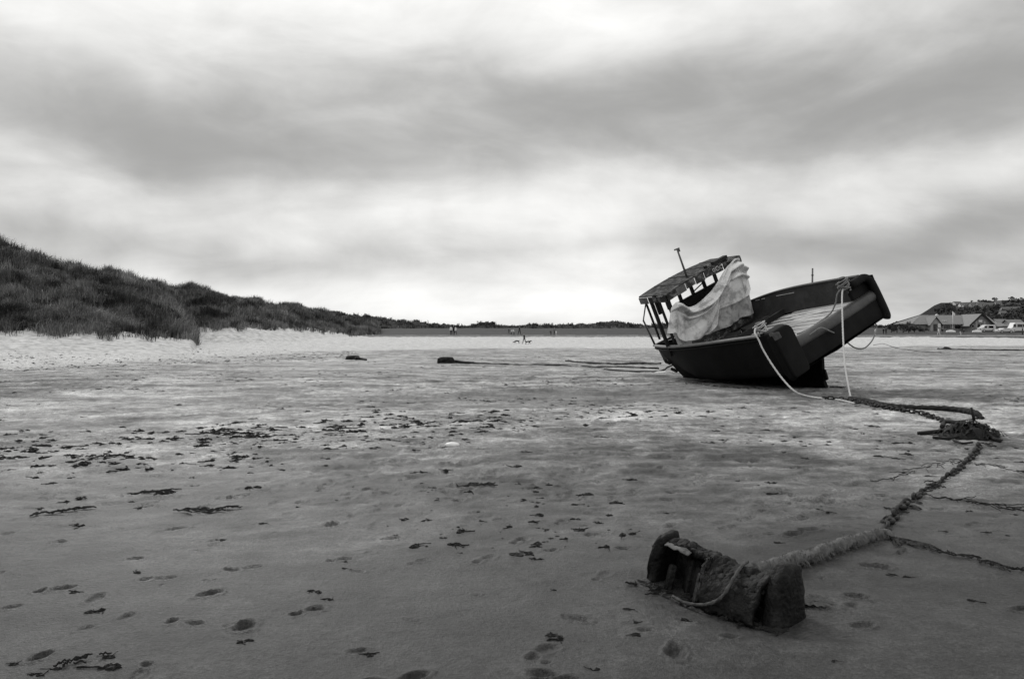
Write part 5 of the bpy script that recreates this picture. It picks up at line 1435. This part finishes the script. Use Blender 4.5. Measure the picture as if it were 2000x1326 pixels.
# small houses on the hill
rd = random.Random(77)
hl = [(1869, 597, 11, 'long pale house highest on the left of the far hillside'), (1884, 600, 8, 'white gabled house in the upper terrace on the far hill'), (1891, 599.5, 7, 'house beside the white gabled one on the far hill'), (1899, 600, 7, 'right-hand house of the upper terrace on the far hill'), (1914, 598.5, 8, 'pale house set apart right of the hill terrace'), (1963, 609.5, 9, 'white house lower on the far hill near the right'), (1972, 609, 7, 'house beside the lower white one on the far hill'), (1985, 609, 7, 'low pale house near the right edge of the far hill'), (1958, 618, 6, 'small pale house lowest on the wooded hillside'), (1979, 591, 7, 'pale house near the hill skyline at right'), (1949, 596, 7, 'house just below the broad skyline tree'), (1878, 600.5, 6, 'small dark-roofed house left of the white gabled one')]
for px, py, w, lab in hl:
    c = hill_at(px, py); h = empty('hill_house', c, rd.uniform(-.3, .3)); tag(h, lab, 'house', 'houses on the far hillside')
    gabled(h, -w / 2, w / 2, -3, 3, -2, 3.4, 5.6, 'x', M['render'] if rd.random() < .6 else M['render2'], M['slate2'])
    for k in (-.28, .28): window(h, w * k, -3, 1.9, 1.1, 1.2)

# clubhouse
CD = 200.0
def cx(px): return (px - 1000) / FP * CD
def cz(py): return CH - (py - HY) / FP * CD
def build_clubhouse():
    o = empty('clubhouse', (cx(1860), CD, bankz(cx(1860), CD) - .1)); B = Vector((cx(1860), CD, bankz(cx(1860), CD) - .1))
    tag(o, 'long slate-roofed clubhouse with stone gabled porch at the head of the beach', 'building')
    lx = lambda px: cx(px) - B.x
    lz = lambda py: cz(py) - B.z
    gabled(o, lx(1784), lx(1942), 0, 9, -1, lz(632), lz(616), 'x', M['stone'], M['slate'], over=.5, hip=4.6)
    gabled(o, lx(1880), lx(1920), -3.6, 5, -1, lz(634), lz(615), 'y', M['stone'], M['slate'], over=.6)
    # pale pilasters and windows of the porch gable
    for px in (1890, 1906): MB().box((lx(px), -3.66, (lz(628) - 1) / 2), (.45, .14, lz(628) + 1)).build('pilaster', M['render2'], o)
    for px in (1895, 1901): window(o, lx(px), -3.62, lz(636), .62, .85, M['render2'])
    MB().box((lx(1898), -3.65, lz(627.5)), (.9, .1, .5)).build('gable_sign', M['render'], o)
    window(o, lx(1883.5), -3.62, lz(637), .5, .6)
    xg_, zg_ = lx(1900), lz(615) + .22
    for sx in (-1, 1): MB().bar((xg_, -4.22, zg_), (xg_ + sx * (lx(1920) - xg_ + .6), -4.22, lz(634) - .35), .1, .34, up=(0, 0, 1)).build('barge_board', M['darkwood'], o)
    gabled(o, lx(1811), lx(1831), -1.6, 5, -1, lz(633), lz(620), 'y', M['render2'], M['slate2'], over=.4)
    # dark entrance and doors
    d = MB().box((lx(1820), -1.66, lz(641)), (.85, .14, 2.1)).build('door', M['glass'], o); MB().box((lx(1820) + .3, -1.75, lz(641)), (.05, .06, .14)).build('handle', M['frame'], d)
    MB().box((lx(1827.5), -1.68, lz(636)), (.62, .1, 1.0)).build('notice_board', M['render'], o)
    for px, w in ((1846, 1.1), (1853, 1.0), (1867, .9), (1873, .8), (1930, 1.2), (1936, 1.0)): window(o, lx(px), 0, lz(638.5), w * .8, .9)
    MB().box((lx(1793), -.06, lz(638.5)), (.4, .1, .35)).build('lamp_box', M['render'], o)
    MB().box((lx(1811), -.06, lz(635)), (.35, .1, .4)).build('lamp_box', M['render'], o)
    # dormer vents and skylights, ridge lantern
    for px in (1845.5, 1850.5): MB().box((lx(px), .95, lz(626.2)), (.42, .3, .20)).build('skylight', M['render'], o)
    m = MB(); m.prism([(lx(1844), 4.3, lz(615.8)), (lx(1853), 4.3, lz(615.8)), (lx(1848.5), 4.3, lz(612.6))], (0, .6, 0)); m.build('ridge_lantern', M['render'], o)
    m = MB(); m.tube([(lx(1924.5), 4.5, lz(617)), (lx(1924.5), 4.5, lz(606))], .07, 6); m.tube([(lx(1923), 4.5, lz(607)), (lx(1926), 4.5, lz(607))], .05, 5); m.build('aerial', M['metal'], o)
    # gutter line
    MB().box(((lx(1784) + lx(1880)) / 2, -.58, lz(633)), (lx(1880) - lx(1784), .12, .10)).build('gutter', M['frame'], o)
build_clubhouse()
x = cx(1835); z = bankz(x, CD - 6)
fl = empty('flagpole', (x, CD - 6, z)); tag(fl, 'white flagpole with a small pale flag before the clubhouse', 'flagpole')
ht = CH - (608 - HY) / FP * (CD - 6) - z
m = MB(); m.tube([(0, 0, -.2), (0, 0, ht)], [.09, .06], 8); m.build('pole', M['white'], fl, smooth=True)
V = [(.06 + .55 * i / 8, .05 * math.sin(i * .9), ht - .15 - .65 * j - .35 * (i / 8)) for j in range(2) for i in range(9)]
m = MB(); m.add(V, [(i, i + 1, 10 + i, 9 + i) for i in range(8)]); f_ = m.build('flag', M['flag'], fl); f_.modifiers.new('t', 'SOLIDIFY').thickness = .02
for nm, lab, pxa, pxb, ytop, ye, dep, wl in (('boat_shed', 'small dark-fronted shed right of the clubhouse', 1949, 1966, 632, 638, 196, M['stone']), ('gabled_house', 'small gabled house with dark roof behind the boat shed', 1953, 1972, 624, 634, 230, M['render']), ('cottage', 'pale cottage behind the parked camper at the right edge', 1976, 2002, 625, 635, 215, M['render2'])):
    k = dep / CD; xa, xb = (pxa - 1000) / FP * dep, (pxb - 1000) / FP * dep; zb = bankz((xa + xb) / 2, dep) - .2
    o = empty(nm, ((xa + xb) / 2, dep, zb)); tag(o, lab, 'building'); zz = lambda py: CH - (py - HY) / FP * dep - zb
    gabled(o, -(xb - xa) / 2, (xb - xa) / 2, 0, 5, -1, zz(ye), zz(ytop), 'x', wl, M['slate'])
    if nm == 'boat_shed': MB().box((.6, -.05, zz(643)), (1.1, .12, 1.7)).build('door', M['glass'], o)
    else:
        for q in (-1, .6): window(o, q, 0, zz(640), .7, .8)

# vehicles ------------------------------------------------------------
def van(label, px, d, L, Hh, style, cat):
    x = (px - 1000) / FP * d; o = empty('camper_van' if style != 'car' else 'parked_car', (x, d, bankz(x, d))); tag(o, label, cat)
    Hb = Hh; w = 1.9
    if style == 'car':
        prof = [(-L / 2, .3), (-L / 2, .75), (-L / 2 + .15, .85), (-L * .27, .92), (-L * .16, Hb), (L * .22, Hb), (L * .36, .95), (L / 2, .85), (L / 2, .3)]
    else:
        prof = [(-L / 2, .3), (-L / 2 + .02, .95), (-L / 2 + .55, 1.15), (-L / 2 + 1.05, Hb - .12), (-L / 2 + 1.3, Hb), (L / 2 - .15, Hb), (L / 2, Hb - .25), (L / 2, .3)]
    m = MB(); m.prism([(a, 0, b) for a, b in prof], (0, w, 0)); m.build('body', M['white'], o, bevel=.06, seg=2)
    if style == 'car': wins = [(-L * .14, L * .03), (L * .05, L * .22)]; zz = (.98, Hb - .12)
    else: wins = [(-L / 2 + .75, -L / 2 + 1.4), (-L / 2 + 1.7, -L / 2 + 2.9), (L / 2 - 1.6, L / 2 - .6)]; zz = (Hb * .55, Hb * .84)
    for a, b in wins: MB().box(((a + b) / 2, -.015, sum(zz) / 2), (b - a, .04, zz[1] - zz[0])).build('window', M['glass'], o, bevel=.01)
    for a in (-L * .31, L * .31):
        m = MB(); m.tube([(a, -.03, .33), (a, .22, .33)], .33, 14); wv = m.build('wheel', M['tyre'], o); m = MB(); m.tube([(a, -.06, .33), (a, -.02, .33)], .19, 10); m.build('hub_cap', M['frame'], wv)
    MB().box((-L / 2 - .01, .35, .72), (.05, .3, .16)).build('headlight', M['glass'], o)
    MB().box((0, -.02, .42), (L * .4, .05, .08)).build('sill_trim', M['tyre'], o)
van('white camper van parked right of the clubhouse porch', 1931, 192, 3.5, 1.75, 'van', 'van')
van('large white camper at the right edge of the picture', 1992, 188, 4.6, 2.35, 'van', 'van')
van('low white car parked in front of the shed', 1966, 184, 3.4, 1.15, 'car', 'car')
for i, (px, lab) in enumerate(((1857, 'upturned white dinghy on the turf left of the porch'), (1908, 'upturned white dinghy on the turf at the foot of the porch'))):
    d = 186; x = (px - 1000) / FP * d; V = []; nA = 10
    for j in range(9):
        t = j / 8; w = .62 * math.sin(math.pi * (.12 + .76 * t)) ** .7; hh = .55 * math.sin(math.pi * (.15 + .7 * t)) ** .6
        for k in range(nA): a = math.pi * k / (nA - 1); V.append(((t - .5) * 2.0, -w * math.cos(a), .12 + hh * math.sin(a)))
    m = MB(); m.add(V, [(j * nA + k, j * nA + k + 1, (j + 1) * nA + k + 1, (j + 1) * nA + k) for j in range(8) for k in range(nA - 1)] + [tuple(range(nA)), tuple(range(8 * nA, 9 * nA))])
    o = m.build('dinghy', M['white'], smooth=True); o.location = (x, d, bankz(x, d)); tag(o, lab, 'boat')
    MB().bar((-.95, 0, .66), (.95, 0, .66), .05, .06).build('keel', M['wood2'], o)

# ------------------------------------------------------------------ people and dogs
def skinned(name, verts, edges, radii, sub=2):
    me = bpy.data.meshes.new(name); me.from_pydata(verts, edges, []); o = bpy.data.objects.new(name, me); C.objects.link(o)
    sk = o.modifiers.new('skin', 'SKIN'); ss = o.modifiers.new('sub', 'SUBSURF'); ss.levels = sub; ss.render_levels = sub
    for v, r_ in zip(me.skin_vertices[0].data, radii): v.radius = (r_, r_) if not isinstance(r_, tuple) else r_
    me.skin_vertices[0].data[0].use_root = True
    dg = bpy.context.evaluated_depsgraph_get(); ev = o.evaluated_get(dg); out = bpy.data.meshes.new_from_object(ev)
    bpy.data.objects.remove(o); bpy.data.meshes.remove(me); out.name = name
    return out
def person_mesh(name, stride, bend, arms):
    V = [(0, 0, .95), (0, bend * .12, 1.15), (0, bend * .3, 1.38), (0, bend * .36, 1.50), (0, bend * .42, 1.60), (0, bend * .44, 1.70)]
    Rr = [.14, (.15, .11), (.17, .11), .055, .085, .075]
    E_ = [(0, 1), (1, 2), (2, 3), (3, 4), (4, 5)]
    for s_ in (-1, 1):
        b = len(V); st = stride * s_
        V += [(s_ * .10, st * .05, .88), (s_ * .11, st * .18 + .02, .48), (s_ * .11, st * .34 - .03 * abs(stride), .08), (s_ * .12, st * .34 + .14, .04)]
        Rr += [.095, .065, .042, (.045, .03)]; E_ += [(0, b), (b, b + 1), (b + 1, b + 2), (b + 2, b + 3)]
        b = len(V); sw = -stride * s_ * .22
        V += [(s_ * .21, bend * .3, 1.40), (s_ * .26, bend * .3 + sw * .5, 1.12), (s_ * .25, bend * .34 + sw + arms * .2, .88 + arms * .2), (s_ * .24, bend * .36 + sw * 1.2 + arms * .26, .79 + arms * .22)]
        Rr += [.065, .05, .035, .032]; E_ += [(2, b), (b, b + 1), (b + 1, b + 2), (b + 2, b + 3)]
    me = skinned(name, V, E_, Rr, 1)
    for k in range(3): me.materials.append(None)
    idx = []
    for p in me.polygons:
        z = p.center.z; xx = abs(p.center.x)
        idx.append(2 if (z > 1.49) or (xx > .2 and z < .93) else (1 if z < .92 else 0))
    me.polygons.foreach_set('material_index', idx); me.polygons.foreach_set('use_smooth', [True] * len(idx)); me.update()
    return me
PM = [person_mesh('person_standing', .08, 0, .1), person_mesh('person_walking', .8, .12, 0), person_mesh('person_leaning', .35, .7, .6)]
hm = MB(); 
for j in range(5):
    hm.v += [(.088 * math.cos(a) * math.cos(j / 4 * 1.5), .10 * math.sin(a) * math.cos(j / 4 * 1.5), .10 * math.sin(j / 4 * 1.5)) for a in np.linspace(0, 6.283, 11)[:-1]]
hm.f += [(j * 10 + i, j * 10 + (i + 1) % 10, (j + 1) * 10 + (i + 1) % 10, (j + 1) * 10 + i) for j in range(4) for i in range(10)]
ho = hm.build('hair', M['hair'], smooth=True); HME = ho.data; bpy.data.objects.remove(ho)
def person(label, px, foot_py, hpx, pose, rz, top, low, place):
    if place == 'beach':
        p = gp(px, foot_py)
    else:
        d = place; x = (px - 1000) / FP * d; p = Vector((x, d, bankz(x, d) if d > WALL_Y(x) + 1 else H(x, d)))
    hgt = hpx * 1.1 / FP * p.y
    o = bpy.data.objects.new('person', PM[pose]); C.objects.link(o); o.location = p; o.rotation_euler = (0, 0, rz)
    k = hgt / 1.76; o.scale = (k, k, k)
    for i, mm in enumerate((top, low, 'skin')):
        o.material_slots[i].link = 'OBJECT'; o.material_slots[i].material = M[mm]
    hr = bpy.data.objects.new('hair', HME); C.objects.link(hr); hr.parent = o; be = (0, .12, .7)[pose]; hr.location = (0, be * .44 - .012, 1.67)
    tag(o, label, 'person')
person('person in dark clothes walking two dogs on the pale sand', 1024, 676, 19, 1, 2.0, 'dark', 'dark', 'beach')
person('person in a white top at the left of the far group of three', 881, 655, 17, 0, .6, 'light', 'dark', 153)
person('dark-clothed person in the middle of the far left group', 886, 655, 18.5, 0, 3.4, 'dark', 'dark', 153.5)
person('person in a pale top at the right of the far left group', 889.5, 655, 16, 1, -.8, 'light', 'dark', 152.8)
person('dark-clothed walker at the left of the far centre group', 994, 656, 14, 1, 1.8, 'dark', 'mid', 153)
person('person in a white top bending in the far centre group', 998.5, 656, 12, 2, -1.6, 'light', 'dark', 153.3)
person('second white-topped person leaning in the far centre group', 1004, 656, 12, 2, 1.4, 'light', 'dark', 153)
person('tall dark-clothed person walking right of the far centre group', 1014.5, 656, 17.5, 1, -1.2, 'dark', 'dark', 153)
person('small crouched dark figure on the turf edge right of centre', 1076, 655, 10, 2, .4, 'dark', 'dark', 153)
person('dark-clothed person standing beside a child in white', 1083, 655, 14, 0, 2.6, 'mid', 'dark', 153)
person('child in white clothes on the turf edge right of centre', 1086, 655, 9, 0, .2, 'light', 'light', 152.7)
person('white-clothed person seen just below the stern corner of the boat', 1710, 652, 13, 0, .5, 'light', 'light', 156)
person('left one of two dark figures standing before the bushes', 1725.5, 650, 12, 0, .4, 'dark', 'dark', 170)
person('right one of two dark figures standing before the bushes', 1730.5, 650, 12.5, 0, 2.9, 'dark', 'dark', 170)
person('white-clothed walker on the ledge before the clubhouse', 1833.5, 653, 13, 1, 1.5, 'light', 'light', 160)
person('dark-clothed person beside the white-clothed walker', 1840.5, 650, 12, 0, 3.3, 'dark', 'mid', 168)
person('small person in white crouching below the clubhouse porch', 1876.5, 654, 8, 2, 1.0, 'light', 'light', 160)
person('dark-clothed person leaning over below the clubhouse porch', 1881, 652, 11, 2, -1.3, 'dark', 'mid', 161)
person('dark figure standing at the right edge before the camper', 1997, 652, 14, 0, 1.2, 'dark', 'dark', 165)

def dog_mesh(name, head_down):
    V = [(0, 0, .52), (0, .22, .54), (0, .42, .52), (0, -.22, .50), (0, .56, .60 - head_down * .22), (0, .70, .66 - head_down * .38), (0, .84, .62 - head_down * .40), (0, -.36, .56), (0, -.56, .66)]
    Rr = [.11, .12, .13, .10, .075, .075, .04, .035, .018]; E_ = [(0, 1), (1, 2), (0, 3), (2, 4), (4, 5), (5, 6), (3, 7), (7, 8)]
    for s_ in (-1, 1):
        b = len(V); V += [(s_ * .08, .40 + .03 * s_, .38), (s_ * .08, .38 + .09 * s_, .20), (s_ * .08, .40 + .12 * s_, .03)]; Rr += [.05, .03, .028]; E_ += [(2, b), (b, b + 1), (b + 1, b + 2)]
        b = len(V); V += [(s_ * .08, -.20, .38), (s_ * .08, -.32 - .06 * s_, .20), (s_ * .08, -.27 - .10 * s_, .03)]; Rr += [.06, .032, .028]; E_ += [(3, b), (b, b + 1), (b + 1, b + 2)]
        b = len(V); V += [(s_ * .06, .68, .76 - head_down * .36)]; Rr += [.02]; E_ += [(5, b)]
    me = skinned(name, V, E_, Rr, 1); me.polygons.foreach_set('use_smooth', [True] * len(me.polygons)); me.materials.append(M['fur']); return me
for lab, px, py, rz, hd, k in (('dark dog sniffing the sand left of its walker', 1010.5, 675, 1.75, 1, 1.05), ('dark dog standing close beside its walker on the right', 1030, 676, -1.2, 0, 1.05)):
    o = bpy.data.objects.new('dog', dog_mesh('dog', hd)); C.objects.link(o); o.location = gp(px, py); o.rotation_euler = (0, 0, rz); k *= .74; o.scale = (k, k, k); tag(o, lab, 'dog')
